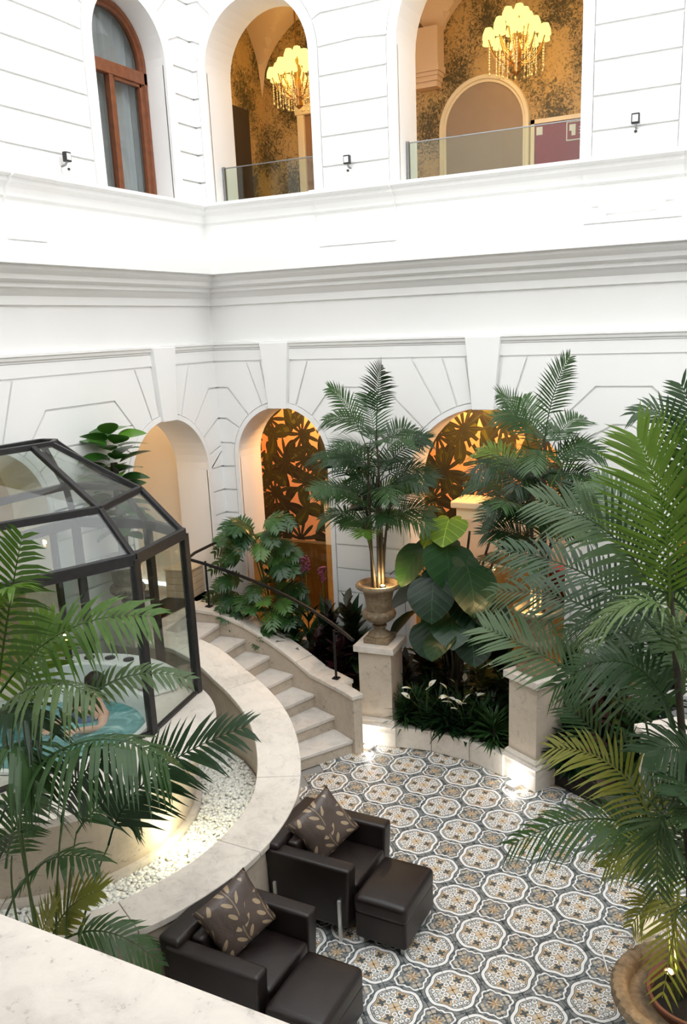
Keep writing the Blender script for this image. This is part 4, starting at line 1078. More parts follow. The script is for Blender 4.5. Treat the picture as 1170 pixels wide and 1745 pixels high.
fr4 = [
    (L_(20, 1345, 3.05), L_(150, 1262, 3.1), L_(285, 1300, 3.2), g, 0.30, 42, dict(lw=0.020, droop=0.75, fwd=0.45, vee=0.1)),
    (L_(185, 1440, 3.4), L_(255, 1325, 3.6), L_(418, 1238, 3.85), g, 0.30, 46, dict(lw=0.018, droop=0.2, fwd=0.8, vee=0.05)),
    (L_(-10, 1225, 3.2), L_(70, 1166, 3.25), L_(165, 1188, 3.3), gr, 0.24, 32, dict(lw=0.021, droop=0.8, fwd=0.35, vee=0.05)),
    (L_(0, 1180, 3.3), L_(110, 1075, 3.45), L_(262, 1050, 3.6), br, 0.27, 40, dict(lw=0.019, droop=0.45, fwd=0.65)),
    (L_(-5, 1180, 3.2), L_(15, 1040, 3.2), L_(38, 912, 3.2), br, 0.26, 34, dict(lw=0.019, droop=0.3)),
    (L_(80, 1270, 3.3), L_(190, 1162, 3.5), L_(325, 1158, 3.7), gr, 0.13, 34, dict(lw=0.013, droop=0.35)),
    (L_(10, 1560, 3.0), L_(75, 1470, 3.05), L_(168, 1468, 3.1), g, 0.20, 28, dict(lw=0.016, droop=0.55)),
    (L_(85, 1610, 3.1), L_(115, 1550, 3.15), L_(170, 1518, 3.2), ye, 0.22, 26, dict(lw=0.012, droop=0.1, fwd=1.2)),
    (L_(110, 1600, 3.15), L_(190, 1590, 3.3), L_(275, 1645, 3.4), g, 0.16, 26, dict(lw=0.012, droop=0.35)),
    (L_(-20, 1330, 3.0), L_(20, 1270, 2.95), L_(60, 1330, 2.95), g, 0.28, 34, dict(lw=0.019, droop=0.8)),
    (L_(-40, 1260, 3.1), L_(10, 1210, 3.1), L_(70, 1240, 3.1), g, 0.26, 32, dict(lw=0.018, droop=0.7)),
    (L_(-30, 1120, 3.2), L_(-10, 1030, 3.1), L_(25, 1000, 3.05), br, 0.24, 32, dict(lw=0.018, droop=0.5)),
    (L_(0, 1400, 3.1), L_(40, 1360, 3.3), L_(110, 1400, 3.5), g, 0.22, 30, dict(lw=0.016, droop=0.5)),
    (L_(10, 1480, 3.1), L_(30, 1400, 3.2), L_(75, 1345, 3.3), g, 0.2, 28, dict(lw=0.015, droop=0.3)),
    (L_(130, 1420, 3.3), L_(180, 1370, 3.5), L_(235, 1385, 3.6), g, 0.2, 28, dict(lw=0.015, droop=0.45)),
    (L_(20, 1250, 3.3), L_(60, 1120, 3.5), L_(90, 1060, 3.6), br, 0.24, 32, dict(lw=0.015, droop=0.2)),
    (L_(105, 1400, 3.2), L_(130, 1330, 3.2), L_(190, 1290, 3.25), g, 0.22, 30, dict(lw=0.016, droop=0.4)),
    (L_(60, 1640, 3.05), L_(75, 1580, 3.05), L_(95, 1545, 3.05), ye, 0.16, 22, dict(lw=0.011, droop=0.1, fwd=1.2)),
    (L_(-20, 1500, 2.9), L_(10, 1440, 2.9), L_(20, 1420, 2.85), g, 0.2, 22, dict(lw=0.016, droop=0.5)),
]
hero_palm('potted_palm', 'areca palm with broad drooping fronds before the pool at the left edge', b4, stems4, fr4, 9, 0.62, 1.36, 0.0140)

# ------------------------------------------------------------------ broad-leaved plants
def leaf_mesh(L, W, fold=0.18, droop=0.25, n=9, shape='oval', wav=0.0):
    """one leaf along +Y from the origin, facing +Z"""
    mb = MB()
    for i in range(n+1):
        t = i/n
        if shape == 'oval': w = W*math.sin(PI*min(0.999, t**0.85))**0.75
        elif shape == 'lance': w = W*math.sin(PI*min(0.999, t**0.6))
        else: w = W*(math.sin(PI*min(0.999, (0.16+0.84*t)**0.95))**0.6)*(1.0 if t > 0 else 0.8)
        y = L*t; z = -droop*L*t*t
        zz = fold*w+wav*math.sin(t*16)*W
        mb.v += [(-w, y, z+zz), (-w*0.5, y, z+zz*0.45), (0, y, z), (w*0.5, y, z+zz*0.45), (w, y, z+zz)]
    for i in range(n):
        for k in range(4): a = i*5+k; mb.f.append((a, a+1, a+6, a+5))
    if shape == 'heart':           # back lobes beside the stalk
        o = len(mb.v)
        for sg in (-1, 1):
            o = len(mb.v); w0 = W*0.8*math.sin(PI*0.16**0.95)**0.6
            pts = [(0.0, 0), (sg*w0*0.5, 0.0), (sg*w0, 0.0), (sg*w0*1.02, -0.12*L), (sg*w0*0.8, -0.23*L), (sg*w0*0.45, -0.24*L), (sg*w0*0.15, -0.14*L)]
            mb.v += [(x, y, fold*abs(x)*0.6-0.3*abs(y)*0.3) for x, y in pts]; mb.f.append(tuple(range(o, o+7)))
    me = bpy.data.meshes.new('leaf'); me.from_pydata(mb.v, [], mb.f)
    me.polygons.foreach_set('use_smooth', [True]*len(me.polygons)); return me
def leaf_obj(name, me, parent, p, direction, roll=0, scale=1):
    d = Vector(direction).normalized(); up = Vector((0, 0, 1))
    x = d.cross(up)
    if x.length < 0.05: x = Vector((1, 0, 0))
    x.normalize(); z = x.cross(d)
    m_ = Matrix((x, d, z)).transposed().to_4x4() @ Matrix.Rotation(roll, 4, 'Y')
    o = bpy.data.objects.new(name, me); COL.objects.link(o); o.parent = parent
    o.matrix_local = Matrix.Translation(p) @ m_ @ Matrix.Scale(scale, 4); return o

# elephant ear in front of the wide arch
rn = random.Random(21)
EB = (-2.95, 7.86, 0.2)
el = thing('elephant_ear_plant', 'big glossy elephant ear plant with heart shaped leaves between the pedestals', 'plant', EB)
hm = leaf_mesh(0.46, 0.27, 0.12, 0.30, 10, 'heart', 0.01); hm.materials.append(M['broad_leaf'])
hl = leaf_mesh(0.34, 0.22, 0.10, 0.35, 10, 'heart', 0.02); hl.materials.append(M['lime_leaf'])
ears = [((760, 930), 7.6, (0.35, -0.6, -0.55), 1.0), ((720, 935), 7.7, (-0.5, -0.5, -0.6), 0.95), ((795, 965), 7.45, (0.5, -0.5, -0.75), 1.05), ((740, 985), 7.4, (0.1, -0.7, -0.7), 0.95), ((718, 1000), 7.95, (-0.8, -0.1, -0.3), 1.0),
        ((712, 1040), 7.85, (-0.6, -0.1, -0.4), 0.9), ((735, 1060), 7.7, (0.1, -0.6, -0.5), 0.85), ((800, 1075), 7.6, (0.4, -0.6, -0.5), 0.8), ((790, 1010), 7.6, (0.6, -0.5, -0.6), 0.9), ((770, 1045), 7.5, (0.3, -0.8, -0.4), 0.85), ((815, 1030), 7.6, (0.8, -0.4, -0.3), 0.85), ((760, 1080), 7.4, (-0.2, -0.8, -0.3), 0.7), ((820, 950), 7.8, (0.8, -0.1, 0.1), 0.7), ((712, 955), 8.0, (-0.8, 0.0, -0.2), 0.8)]
for (p, Y, d, s) in ears:
    q = at(*p, Y)-Vector(EB); leaf_obj('leaf', hm, el, q, d, rn.uniform(-0.3, 0.3), s)
    MB().tube([bez((rn.uniform(-0.05, 0.05), rn.uniform(-0.03, 0.05), 0), (q.x*0.3, q.y*0.3+0.1, q.z*0.75), q, i/6) for i in range(7)], [0.013-0.006*i/6 for i in range(7)], 6).build('stalk', 'stem_dark', el, smooth=60)
for (p, Y, d, s) in (((765, 885), 7.75, (0.1, -0.8, -0.25), 1.0), ((745, 900), 7.85, (-0.4, -0.7, -0.4), 0.7)):
    q = at(*p, Y)-Vector(EB); o_ = leaf_obj('leaf', hl, el, q, d, 0, s); o_['label'] = 'lime green young leaf'
    MB().tube([bez((0, 0, 0), (q.x*0.3+0.1, 0.1, q.z*0.6), q, i/6) for i in range(7)], 0.009, 6).build('stalk', 'stem_dark', el, smooth=60)
# thick dark canes rising right of it
for k, (p, Y) in enumerate((((835, 920), 7.9), ((800, 905), 8.0), ((850, 935), 7.8))):
    q = at(*p, Y)-Vector(EB)
    MB().tube([bez((0.15+0.08*k, 0.1, 0), (q.x*0.4, q.y*0.5, q.z*0.7), q, i/8) for i in range(9)], [0.02-0.008*i/8 for i in range(9)], 7).build('stalk', 'stem_dark', el, smooth=60)

# split-leaf philodendron by the stairs
SB = (-5.15, 8.02, 0.2)
se = thing('split_leaf_philodendron', 'bushy split leaf philodendron behind the handrail before the narrow arch', 'plant', SB)
for k in range(84):
    a = rn.uniform(0, 2*PI); z = rn.uniform(0.55, 2.0); rr = (0.20+0.30*math.sin(min(1, (z-0.3)/1.4)*PI*0.85))*rn.uniform(0.45, 1.0)
    p = Vector((-0.24+rr*math.cos(a)*0.72, rr*math.sin(a)*0.40-0.10, z)); L = rn.uniform(0.28, 0.42)
    h = Vector((math.cos(a), math.sin(a)*0.75-0.45, 0)).normalized()
    m1 = p+h*L*0.4+Vector((0, 0, L*0.30)); e = p+h*L*0.95-Vector((0, 0, L*rn.uniform(-0.1, 0.35)))
    mb = MB(); frond_mesh(mb, p, m1, e, 10, 0.17, 0.0165, 0.25, 0.6, 0.10, 0.008, rn, vee=0.1, up=(0.25, -0.6, 0.8)); flat_build(mb, 'leaf', 'philodendron_leaf', se)
    if k % 4 == 0: MB().tube([bez((rn.uniform(-0.1, 0.05), 0, 0), (p.x*0.5, 0, p.z*0.5), p, i/5) for i in range(6)], 0.007, 5).build('stalk', 'stem_green', se)

# rubber plant in the third urn
rb = thing('rubber_plant', 'broad leaved rubber plant in the urn beside the left arch', 'plant', (UR3[0], UR3[1], UR3[2]+0.575))
MB().tube([(0, 0, 0), (0.02, 0, 0.5), (0, 0, 1.0)], [0.055, 0.05, 0.035], 10).build('moss_pole', 'stem_dark', rb, smooth=60)
rm = leaf_mesh(0.29, 0.105, 0.12, 0.25, 9, 'oval'); rm.materials.append(M['rubber_leaf'])
for k in range(54):
    z = 0.30+1.0*(k/53); a = k*2.4+rn.uniform(-0.2, 0.2); u_ = 0.25+0.75*(k/53)**2
    leaf_obj('leaf', rm, rb, (0.05*math.cos(a), 0.05*math.sin(a), z), (math.cos(a), math.sin(a), -0.15+u_*rn.uniform(0.3, 1.3)), rn.uniform(-0.4, 0.4), rn.uniform(0.8, 1.15))

# rosettes, tufts and flowers of the bed
def rosette(name, label, loc, n, L, W, mat, group, seed, h=0.3, cat='plant', lean=0.5, shape='lance'):
    r_ = random.Random(seed); t = thing(name, label, cat, loc, 0, group)
    lm = leaf_mesh(L, W, 0.15, 0.35, 6, shape); mb = MB()
    vs = [tuple(v.co) for v in lm.vertices]; fs = [tuple(p.vertices) for p in lm.polygons]
    for k in range(n):
        a = k*2.4+r_.uniform(-0.3, 0.3); q = k/n; el = rad(80-75*(1-q)*lean*1.3+r_.uniform(-14, 14)); z = h*(0.15+0.85*q)*r_.uniform(0.8, 1.1); s = r_.uniform(0.75, 1.15)
        d = Vector((math.cos(a)*math.cos(el), math.sin(a)*math.cos(el), math.sin(el))); x = d.cross(Vector((0, 0, 1))).normalized(); zz = x.cross(d)
        m_ = Matrix((x, d, zz)).transposed(); o = len(mb.v)
        mb.v += [tuple(m_ @ (Vector(v)*s)+Vector((d.x*0.02, d.y*0.02, z))) for v in vs]; mb.f += [tuple(i+o for i in f) for f in fs]
    flat_build(mb, 'foliage', mat, t, True)
    MB().tube([(0, 0, 0), (0, 0, h)], [0.014, 0.008], 6).build('stem', 'stem_dark', t)
    bpy.data.meshes.remove(lm); return t
SZ = 0.2
crot = [((560, 1040), 7.95, 'croton_leaf', 'dark variegated croton behind the handrail beside the urn'), ((590, 1035), 7.9, 'croton_leaf', 'bronze croton close left of the urn'), ((575, 1100), 7.75, 'croton_red_leaf', 'dark red croton below the lower end of the handrail'),
        ((545, 1085), 7.85, 'croton_red_leaf', 'purple red croton behind the stair wall cap'), ((690, 1130), 7.8, 'croton_leaf', 'dim croton right of the urn pedestal'), ((820, 1130), 7.75, 'croton_leaf', 'yellow veined croton left of the second pedestal'), ((1010, 1150), 7.3, 'croton_red_leaf', 'dark red croton right of the second pedestal'), ((1060, 1120), 7.4, 'croton_leaf', 'dark croton behind the tall potted palm')]
for i, (p, Y, mt, lab) in enumerate(crot):
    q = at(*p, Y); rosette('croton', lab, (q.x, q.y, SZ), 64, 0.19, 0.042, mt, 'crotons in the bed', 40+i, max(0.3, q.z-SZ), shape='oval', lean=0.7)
tuf = [(-3.28, 7.60), (-3.02, 7.58), (-2.78, 7.62), (-2.55, 7.55), (-3.2, 7.85), (-2.66, 7.80), (-2.38, 7.42), (-3.36, 7.47), (-2.48, 7.66), (-2.9, 7.47)]
tlab = ['grassy green tuft behind the kerb beside the urn pedestal', 'grassy green tuft in the middle of the kerb bed near the urn', 'grassy green tuft among the white lilies', 'grassy green tuft right of the white lilies', 'grassy tuft at the back of the kerb bed on the left', 'grassy tuft at the back of the kerb bed on the right',
        'grassy tuft spilling over the kerb by the second pedestal', 'grassy tuft at the left end of the kerb', 'grassy tuft close to the second pedestal', 'low grassy tuft at the front of the kerb bed']
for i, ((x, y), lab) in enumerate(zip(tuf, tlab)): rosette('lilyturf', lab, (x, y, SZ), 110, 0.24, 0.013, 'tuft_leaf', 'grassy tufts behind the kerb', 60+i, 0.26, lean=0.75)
# sprig hanging over the kerb
lil = [((755, 1235), 'peace lily nearest the middle of the kerb'), ((715, 1215), 'peace lily with white spathes left of the middle'), ((790, 1195), 'peace lily with raised white spathe behind the others'), ((775, 1240), 'peace lily leaning over the right kerb stones')]
sp = leaf_mesh(0.10, 0.028, 0.35, 0.1, 7, 'oval'); sp.materials.append(M['flower_white'])
for i, (p, lab) in enumerate(lil):
    q = atz(*p, 0.45); t = rosette('peace_lily', lab, (q.x, max(q.y, 7.5), SZ), 26, 0.2, 0.04, 'broad_leaf', 'peace lilies', 80+i, 0.14, lean=0.7)
    for k in range(5):
        a = rn.uniform(0, 6.28); r0 = rn.uniform(0.04, 0.17); top = Vector((r0*math.cos(a), r0*math.sin(a)-0.05, rn.uniform(0.32, 0.5)))
        MB().tube([(0, 0, 0), top*0.5+Vector((0, 0, 0.08)), top], 0.003, 5).build('flower_stalk', 'stem_green', t)
        f_ = leaf_obj('spathe', sp, t, top, (math.cos(a), math.sin(a)-0.3, rn.uniform(0.3, 1.2)), rn.uniform(-1, 1), rn.uniform(0.8, 1.2))
        MB().tube([(0, 0.01, 0.004), (0, 0.05, 0.012)], 0.004, 6).build('spadix', 'flower_yellow', f_)
# purple flower spikes
for i, (p, Y, lab) in enumerate((((520, 962), 7.95, 'purple flower spike behind the handrail on the left'), ((549, 978), 7.95, 'purple flower spike behind the handrail next to the urn palm'))):
    q = at(*p, Y); t = rosette('ginger_plant', lab, (q.x, q.y, SZ), 16, 0.42, 0.045, 'broad_leaf', 'flowering gingers', 90+i, q.z-0.55-SZ, lean=0.45)
    MB().tube([(0, 0, 0), (0, 0, q.z-SZ)], 0.006, 5).build('flower_stalk', 'stem_green', t)
    mb = MB()
    for k in range(40):
        a = rn.uniform(0, 6.28); z = q.z-SZ+rn.uniform(-0.09, 0.09); r0 = rn.uniform(0.015, 0.05)
        mb.lathe([(0, -0.011), (0.014, -0.004), (0.014, 0.005), (0, 0.011)], 6, (r0*math.cos(a), r0*math.sin(a), z))
    mb.build('flower_head', 'flower_purple', t, smooth=60)
# dark filling shrubs at the back of the bed
fill = [(-4.55, 8.05, 0.75, 'dark green shrub at the back of the bed near the gingers'), (-3.35, 8.1, 0.7, 'dark shrub at the wall behind the urn pedestal'), (-2.55, 8.15, 0.8, 'dark shrub under the elephant ear leaves'), (-1.75, 7.9, 0.8, 'dark shrub behind the second pedestal'),
        (-1.3, 7.6, 0.7, 'dark leafy shrub right of the second pedestal'), (-0.95, 7.25, 0.6, 'dark leafy shrub left of the third pedestal'), (-0.4, 7.5, 0.9, 'dark leafy shrub at the right end of the bed'), (-4.9, 7.75, 0.8, 'dark green shrub behind the stair wall'), (-1.55, 7.25, 0.35, 'low green shrub behind the dark kerb'), (-4.2, 7.98, 0.9, 'dark shrub between the gingers and the urn pedestal'), (-3.05, 7.98, 0.62, 'dark shrub behind the lilies on the left'), (-2.3, 7.85, 0.6, 'dark shrub behind the lilies on the right'), (-0.9, 7.9, 1.2, 'tall dark shrub at the wall right of the wide arch'), (-1.35, 8.0, 1.0, 'tall dark shrub at the wall beside the wide arch')]
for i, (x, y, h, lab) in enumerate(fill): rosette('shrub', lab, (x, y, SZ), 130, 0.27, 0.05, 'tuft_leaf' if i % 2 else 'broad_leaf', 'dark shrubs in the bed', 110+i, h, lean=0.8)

# ------------------------------------------------------------------ armchairs, ottomans, cushions
def rbox(name, a, b, mat, parent, bev=0.03, seg=4, puff=0.0):
    """rounded upholstered block"""
    o = MB().box(a, b).build(name, mat, parent); me = o.data
    bm = bmesh.new(); bm.from_mesh(me)
    bmesh.ops.bevel(bm, geom=bm.edges[:], offset=bev, segments=seg, profile=0.6, affect='EDGES')
    if puff:
        bmesh.ops.subdivide_edges(bm, edges=[e for e in bm.edges if e.calc_length() > 0.1], cuts=5, use_grid_fill=True)
        c = [(a[i]+b[i])/2 for i in range(3)]; h = [(b[i]-a[i])/2 for i in range(3)]
        for v in bm.verts:
            if v.co.z > c[2]:
                k = max(0, 1-((v.co.x-c[0])/h[0])**2)*max(0, 1-((v.co.y-c[1])/h[1])**2); v.co.z += puff*k
    bm.to_mesh(me); bm.free()
    me.polygons.foreach_set('use_smooth', [True]*len(me.polygons))
    try: me.set_sharp_from_angle(angle=rad(50))
    except Exception: pass
    return o
def armchair(loc, label):
    t = thing('armchair', label, 'armchair', loc, 0, 'leather armchairs')      # faces +x, width along y
    W, Dp = 0.73, 0.70
    rbox('seat_base', (-Dp/2+0.02, -W/2+0.10, 0.10), (Dp/2-0.03, W/2-0.10, 0.30), 'leather', t, 0.02)
    rbox('seat_cushion', (-Dp/2+0.10, -W/2+0.125, 0.27), (Dp/2-0.005, W/2-0.125, 0.40), 'leather', t, 0.035, 4, 0.02)
    for sg in (-1, 1):
        y0, y1 = sorted((sg*W/2, sg*(W/2-0.125)))
        a = rbox('arm', (-Dp/2+0.0, y0, 0.10), (Dp/2, y1, 0.585), 'leather', t, 0.028)
        for v in a.data.vertices:
            if v.co.z < 0.3: v.co.x += (0.05 if v.co.x < 0 else -0.03)*(0.3-v.co.z)/0.2
    b = rbox('backrest', (-Dp/2-0.03, -W/2+0.02, 0.12), (-Dp/2+0.13, W/2-0.02, 0.63), 'leather', t, 0.03)
    for v in b.data.vertices: v.co.x -= 0.05*(v.co.z-0.12)
    rbox('back_cushion', (-Dp/2+0.11, -W/2+0.135, 0.39), (-Dp/2+0.20, W/2-0.135, 0.60), 'leather', t, 0.03)
    for sx in (-0.27, 0.27):
        for sg in (-1, 1):
            MB().box((sx-0.012, sg*(W/2+0.010)-0.010, 0.0), (sx+0.012, sg*(W/2+0.010)+0.010, 0.34)).build('leg', 'chrome', t, bevel=0.002)
    return t
def ottoman(loc, label):
    t = thing('ottoman', label, 'ottoman', loc, 0, 'leather ottomans')
    rbox('body', (-0.20, -0.265, 0.05), (0.20, 0.265, 0.28), 'leather', t, 0.03)
    rbox('top_cushion', (-0.205, -0.27, 0.25), (0.205, 0.27, 0.39), 'leather', t, 0.045, 4, 0.015)
    for sx in (-0.16, 0.16):
        for sy in (-0.22, 0.22): MB().box((sx-0.015, sy-0.015, 0), (sx+0.015, sy+0.015, 0.07)).build('foot', 'chrome', t)
    return t
def cushion(loc, rot, label, seed):
    """puffed square pillow in its local xz plane"""
    mb = MB(); n = 14; s = 0.215
    for sg in (-1, 1):
        for j in range(n+1):
            for i in range(n+1):
                u = -1+2*i/n; v = -1+2*j/n
                pin = 1-0.06*(1-u*u)*0-0.05*(1-abs(u)**4) if False else 1
                e = (max(0, 1-u*u)*max(0, 1-v*v))**0.42
                x = s*u*(1-0.07*(1-v*v)**1.0*abs(u)**3); z = s*v*(1-0.07*(1-u*u)*abs(v)**3)
                y = sg*0.075*e+0.006*math.sin(5*u+seed)*math.cos(4*v)*e
                mb.v.append((x, y, z))
    m_ = (n+1)**2
    for k in range(2):
        for j in range(n):
            for i in range(n): a = k*m_+j*(n+1)+i; mb.f.append((a, a+1, a+n+2, a+n+1))
    me = mb.mesh('cushion'); bm = bmesh.new(); bm.from_mesh(me); bmesh.ops.remove_doubles(bm, verts=bm.verts, dist=0.001); bmesh.ops.recalc_face_normals(bm, faces=bm.faces); bm.to_mesh(me); bm.free()
    me.polygons.foreach_set('use_smooth', [True]*len(me.polygons)); me.materials.append(M['leaf_print_satin'])
    t = link('cushion', me, None, loc, rot); tag(t, label, 'cushion', 'leaf print cushions'); return t
CH1, CH2 = (-2.87, 4.92, 0), (-2.90, 3.80, 0)
armchair(CH1, 'dark brown leather armchair farther back beside the stairs parapet'); armchair(CH2, 'dark brown leather armchair nearest the camera by the stone parapet')
ottoman((-2.30, 4.84, 0), 'dark leather ottoman before the farther armchair'); ottoman((-2.33, 3.72, 0), 'dark leather ottoman at the bottom edge before the nearer armchair')
cushion((CH1[0]-0.06, CH1[1]+0.02, 0.62), (rad(22), rad(28), rad(-118)), 'brown leaf print cushion in the farther armchair', 0.4)
cushion((CH2[0]-0.06, CH2[1]+0.02, 0.62), (rad(22), rad(20), rad(-112)), 'brown leaf print cushion in the nearer armchair', 2.1)

# ------------------------------------------------------------------ near parapet below the camera
np_ = thing('near_parapet', 'speckled pale limestone parapet at the bottom left corner', 'parapet', (0, 0, 0))
MB().box((-3.2, 0.34, 3.14), (0.9, 0.965, 3.2)).build('cap_stone', 'parapet_stone', np_, bevel=0.012)
MB().box((-3.2, 0.40, 2.2), (0.9, 0.90, 3.14)).build('wall', 'limestone', np_)
tag(MB().box((-3.2, -2.45, 2.0), (3.0, 0.90, 2.2)).build('floor_balcony', 'step_stone'), kind='structure')

tag(MB().box((-4.2, -2.45, 5.45), (4.9, 0.78, 5.66)).build('added_balcony_ceiling', 'plaster'), kind='structure')  # unseen ceiling added over the camera to shade the near parapet

# ------------------------------------------------------------------ small fittings
def wall_light(p, n, label):
    """square floodlight over a small domed camera; n = wall normal angle"""
    t = thing('wall_floodlight', label, 'wall light', p, n, 'wall floodlights')      # local -y points away from the wall
    MB().box((-0.035, -0.10, 0.03), (0.035, -0.055, 0.115)).build('lamp_body', 'black_plastic', t, bevel=0.006)
    MB().box((-0.024, -0.104, 0.045), (0.024, -0.10, 0.10)).build('lamp_glass', 'sign_white', t)
    MB().tube([(0, -0.075, 0.035), (0, -0.05, 0.01), (0, 0.0, 0.0)], 0.010, 8).build('arm', 'grey_metal', t)
    MB().lathe([(0.0, -0.045), (0.026, -0.035), (0.034, -0.01), (0.03, 0.015), (0.0, 0.02)], 16, (0, -0.045, -0.03)).build('camera_dome', 'sign_white', t, smooth=50)
    MB().lathe([(0.0, -0.014), (0.014, -0.006), (0.014, 0.006), (0.0, 0.014)], 12, (0.005, -0.078, -0.03)).build('camera_lens', 'black_plastic', t, smooth=50)
wall_light((-4.22, D-0.02, 5.86), 0, 'small black floodlight on the wall between the two upper arches')
wall_light((-1.40, D-0.02, 5.88), 0, 'small black floodlight on the wall right of the wide upper arch')
wall_light((X0+0.02, 6.29, 5.80), PI/2, 'small black floodlight left of the tall window')

# wooden crate and bin on the landing inside the left arch
cr = thing('wooden_crate', 'slatted light wooden crate on the landing inside the left arch', 'crate', (-6.42, 7.86, 1.2), rad(8))
for k in range(4): MB().box((-0.17, -0.16, 0.005+k*0.085), (0.17, 0.16, 0.085+k*0.085)).build('side_board', 'crate_wood', cr, bevel=0.004)
for k in range(5): MB().box((-0.185, -0.175+k*0.071, 0.345), (0.185, -0.175+k*0.071+0.062, 0.365)).build('lid_slat', 'crate_wood', cr, bevel=0.003)
bn = thing('white_bin', 'small white bin with black lid seen through the pavilion glass', 'bin', (-6.30, 7.02, 1.2))
MB().lathe([(0.07, 0), (0.085, 0.22), (0.085, 0.24), (0, 0.24)], 24).build('body', 'sign_white', bn, smooth=40)
MB().lathe([(0.09, 0.24), (0.09, 0.27), (0.05, 0.31), (0, 0.315)], 24).build('lid', 'black_plastic', bn, smooth=40)
# red cabinet on the lower wall right of the wide arch
rc = thing('red_fire_cabinet', 'red fire cabinet on the right jamb of the wide lower arch behind palm fronds', 'fire cabinet', (-2.05, D+0.40, 1.30))
MB().box((-0.1, -0.16, 0), (0.11, 0.0, 0.42)).build('box', 'sign_red', rc, bevel=0.008); MB().box((-0.115, -0.14, 0.03), (-0.1, -0.02, 0.39)).build('door', 'sign_red', rc, bevel=0.004)
# floor spotlight with cable near the big pot
fl = thing('floor_spotlight', 'cream floor spotlight with a thin cable beside the big pot', 'spotlight', (-0.62, 5.42, 0))
MB().lathe([(0.07, 0), (0.07, 0.02), (0.02, 0.03), (0.02, 0.08), (0, 0.08)], 20).build('base', 'trim_cream', fl, smooth=40)
MB().lathe([(0.03, 0.08), (0.09, 0.10), (0.105, 0.13), (0.10, 0.14), (0, 0.145)], 24).build('head', 'trim_cream', fl, smooth=40)
MB().tube([(-0.07, 0, 0.008), (-0.22, -0.05, 0.008), (-0.25, -0.25, 0.008), (-0.18, -0.42, 0.008)], 0.006, 6).build('cable', 'sign_white', fl, smooth=60)

# bright spotlights among the plants
def spot_fix(name, label, p, energy, tgt=None, size=0.03):
    t = thing(name, label, 'spotlight', p, 0, 'plant spotlights')
    MB().lathe([(0.0, -0.06), (0.03, -0.05), (0.032, 0.0), (0.024, 0.0), (0.022, -0.01), (0, -0.01)], 16).build('housing', 'black_metal', t, smooth=40)
    MB().lathe([(0.0, -0.012), (0.02, -0.008), (0.018, 0.004), (0, 0.01)], 14).build('bulb', 'bulb_warm', t, smooth=60)
    lamp('glow', (0, 0, 0.05), (1.0, 0.66, 0.30), energy, t, size)
    return t
spot_fix('plant_spotlight', 'glowing warm spotlight at the foot of the palm in the first urn', (PED1[0]+0.10, PED1[1]-0.10, Z1+0.07), 8)
spot_fix('plant_spotlight', 'glowing warm spotlight among the fronds above the second pedestal', (PED2[0]-0.02, PED2[1]-0.11, Z1+0.07), 10)
spot_fix('plant_spotlight', 'glowing warm spotlight in the carved pot lighting a yellow frond', at(1140, 1655, 4.45), 4)
# moat lights
for i, (px, py, lab) in enumerate(((424, 1262, 'pale round light in the pebbles by the stairs'), (312, 1452, 'pale round light in the pebbles before the pool wall'))):
    p = atz(px, py, 0.345); t = thing('moat_light', lab, 'moat light', p, 0, 'moat lights')
    MB().lathe([(0.05, -0.03), (0.05, 0.006), (0.04, 0.01), (0, 0.01)], 20).build('housing', 'grey_metal', t, smooth=40)
    MB().lathe([(0.036, 0.0101), (0.03, 0.016), (0, 0.018)], 20).build('lens', 'bulb_white', t, smooth=60)
    lamp('glow', (0, 0, 0.14), (1.0, 0.90, 0.52), 5.5, t, 0.06)

# ------------------------------------------------------------------ chandeliers
def chandelier(loc, label, ztop, glow=48):
    t = thing('chandelier', label, 'chandelier', loc, 0, 'chandeliers')
    MB().tube([(0, 0, -0.28), (0, 0, 0.1), (0, 0, ztop-loc[2])], 0.010, 6).build('rod', 'brass', t)
    MB().lathe([(0.0, -0.34), (0.05, -0.30), (0.03, -0.22), (0.06, -0.12), (0.03, 0.0), (0.05, 0.08), (0.02, 0.2), (0, 0.2)], 16).build('body', 'brass', t, smooth=50)
    shade = MB().lathe([(0.066, 0.0), (0.060, 0.05), (0.036, 0.105), (0.034, 0.105), (0.056, 0.05), (0.062, 0.0)], 14).mesh('shade', 60); shade.materials.append(M['lamp_shade'])
    drop = MB()
    for k in range(7): drop.lathe([(0, -0.012), (0.008, -0.004), (0.007, 0.004), (0, 0.010)], 6, (0, 0, -0.02-0.027*k))
    drop.tube([(0, 0, 0.0), (0, 0, -0.23)], 0.0025, 4); drop.lathe([(0, -0.03), (0.013, -0.012), (0, 0.012)], 6, (0, 0, -0.23)); dm = drop.mesh('crystal_strand'); dm.materials.append(M['crystal'])
    for tier, (n, R, z) in enumerate(((10, 0.30, 0.0), (7, 0.19, 0.10), (4, 0.09, 0.20))):
        for k in range(n):
            a = 2*PI*k/n+0.3*tier; e = Vector((R*math.cos(a), R*math.sin(a), z))
            MB().tube([bez((0, 0, -0.2+0.07*tier), (e.x*0.7, e.y*0.7, -0.28+0.1*tier), e, i/7) for i in range(8)], 0.008, 5).build('arm', 'brass', t, smooth=60)
            link('lamp_shade', shade, t, e)
            for q in (0.98, 0.72, 0.5):
                if tier < 2: link('crystal_strand', dm, t, (e.x*q, e.y*q, z-0.04-0.08*(1-q)*2), None, 0.7+0.3*q)
    lamp('candle_glow', (0, 0, 0.02), (1.0, 0.55, 0.18), glow, t, 0.28)
    return t
chandelier((-5.50, 9.62, 7.15), 'lit crystal chandelier seen in the narrow upper arch', 8.15)
chandelier((-2.86, 9.62, 7.12), 'lit crystal chandelier above the arched doorway in the wide upper arch', 8.1)
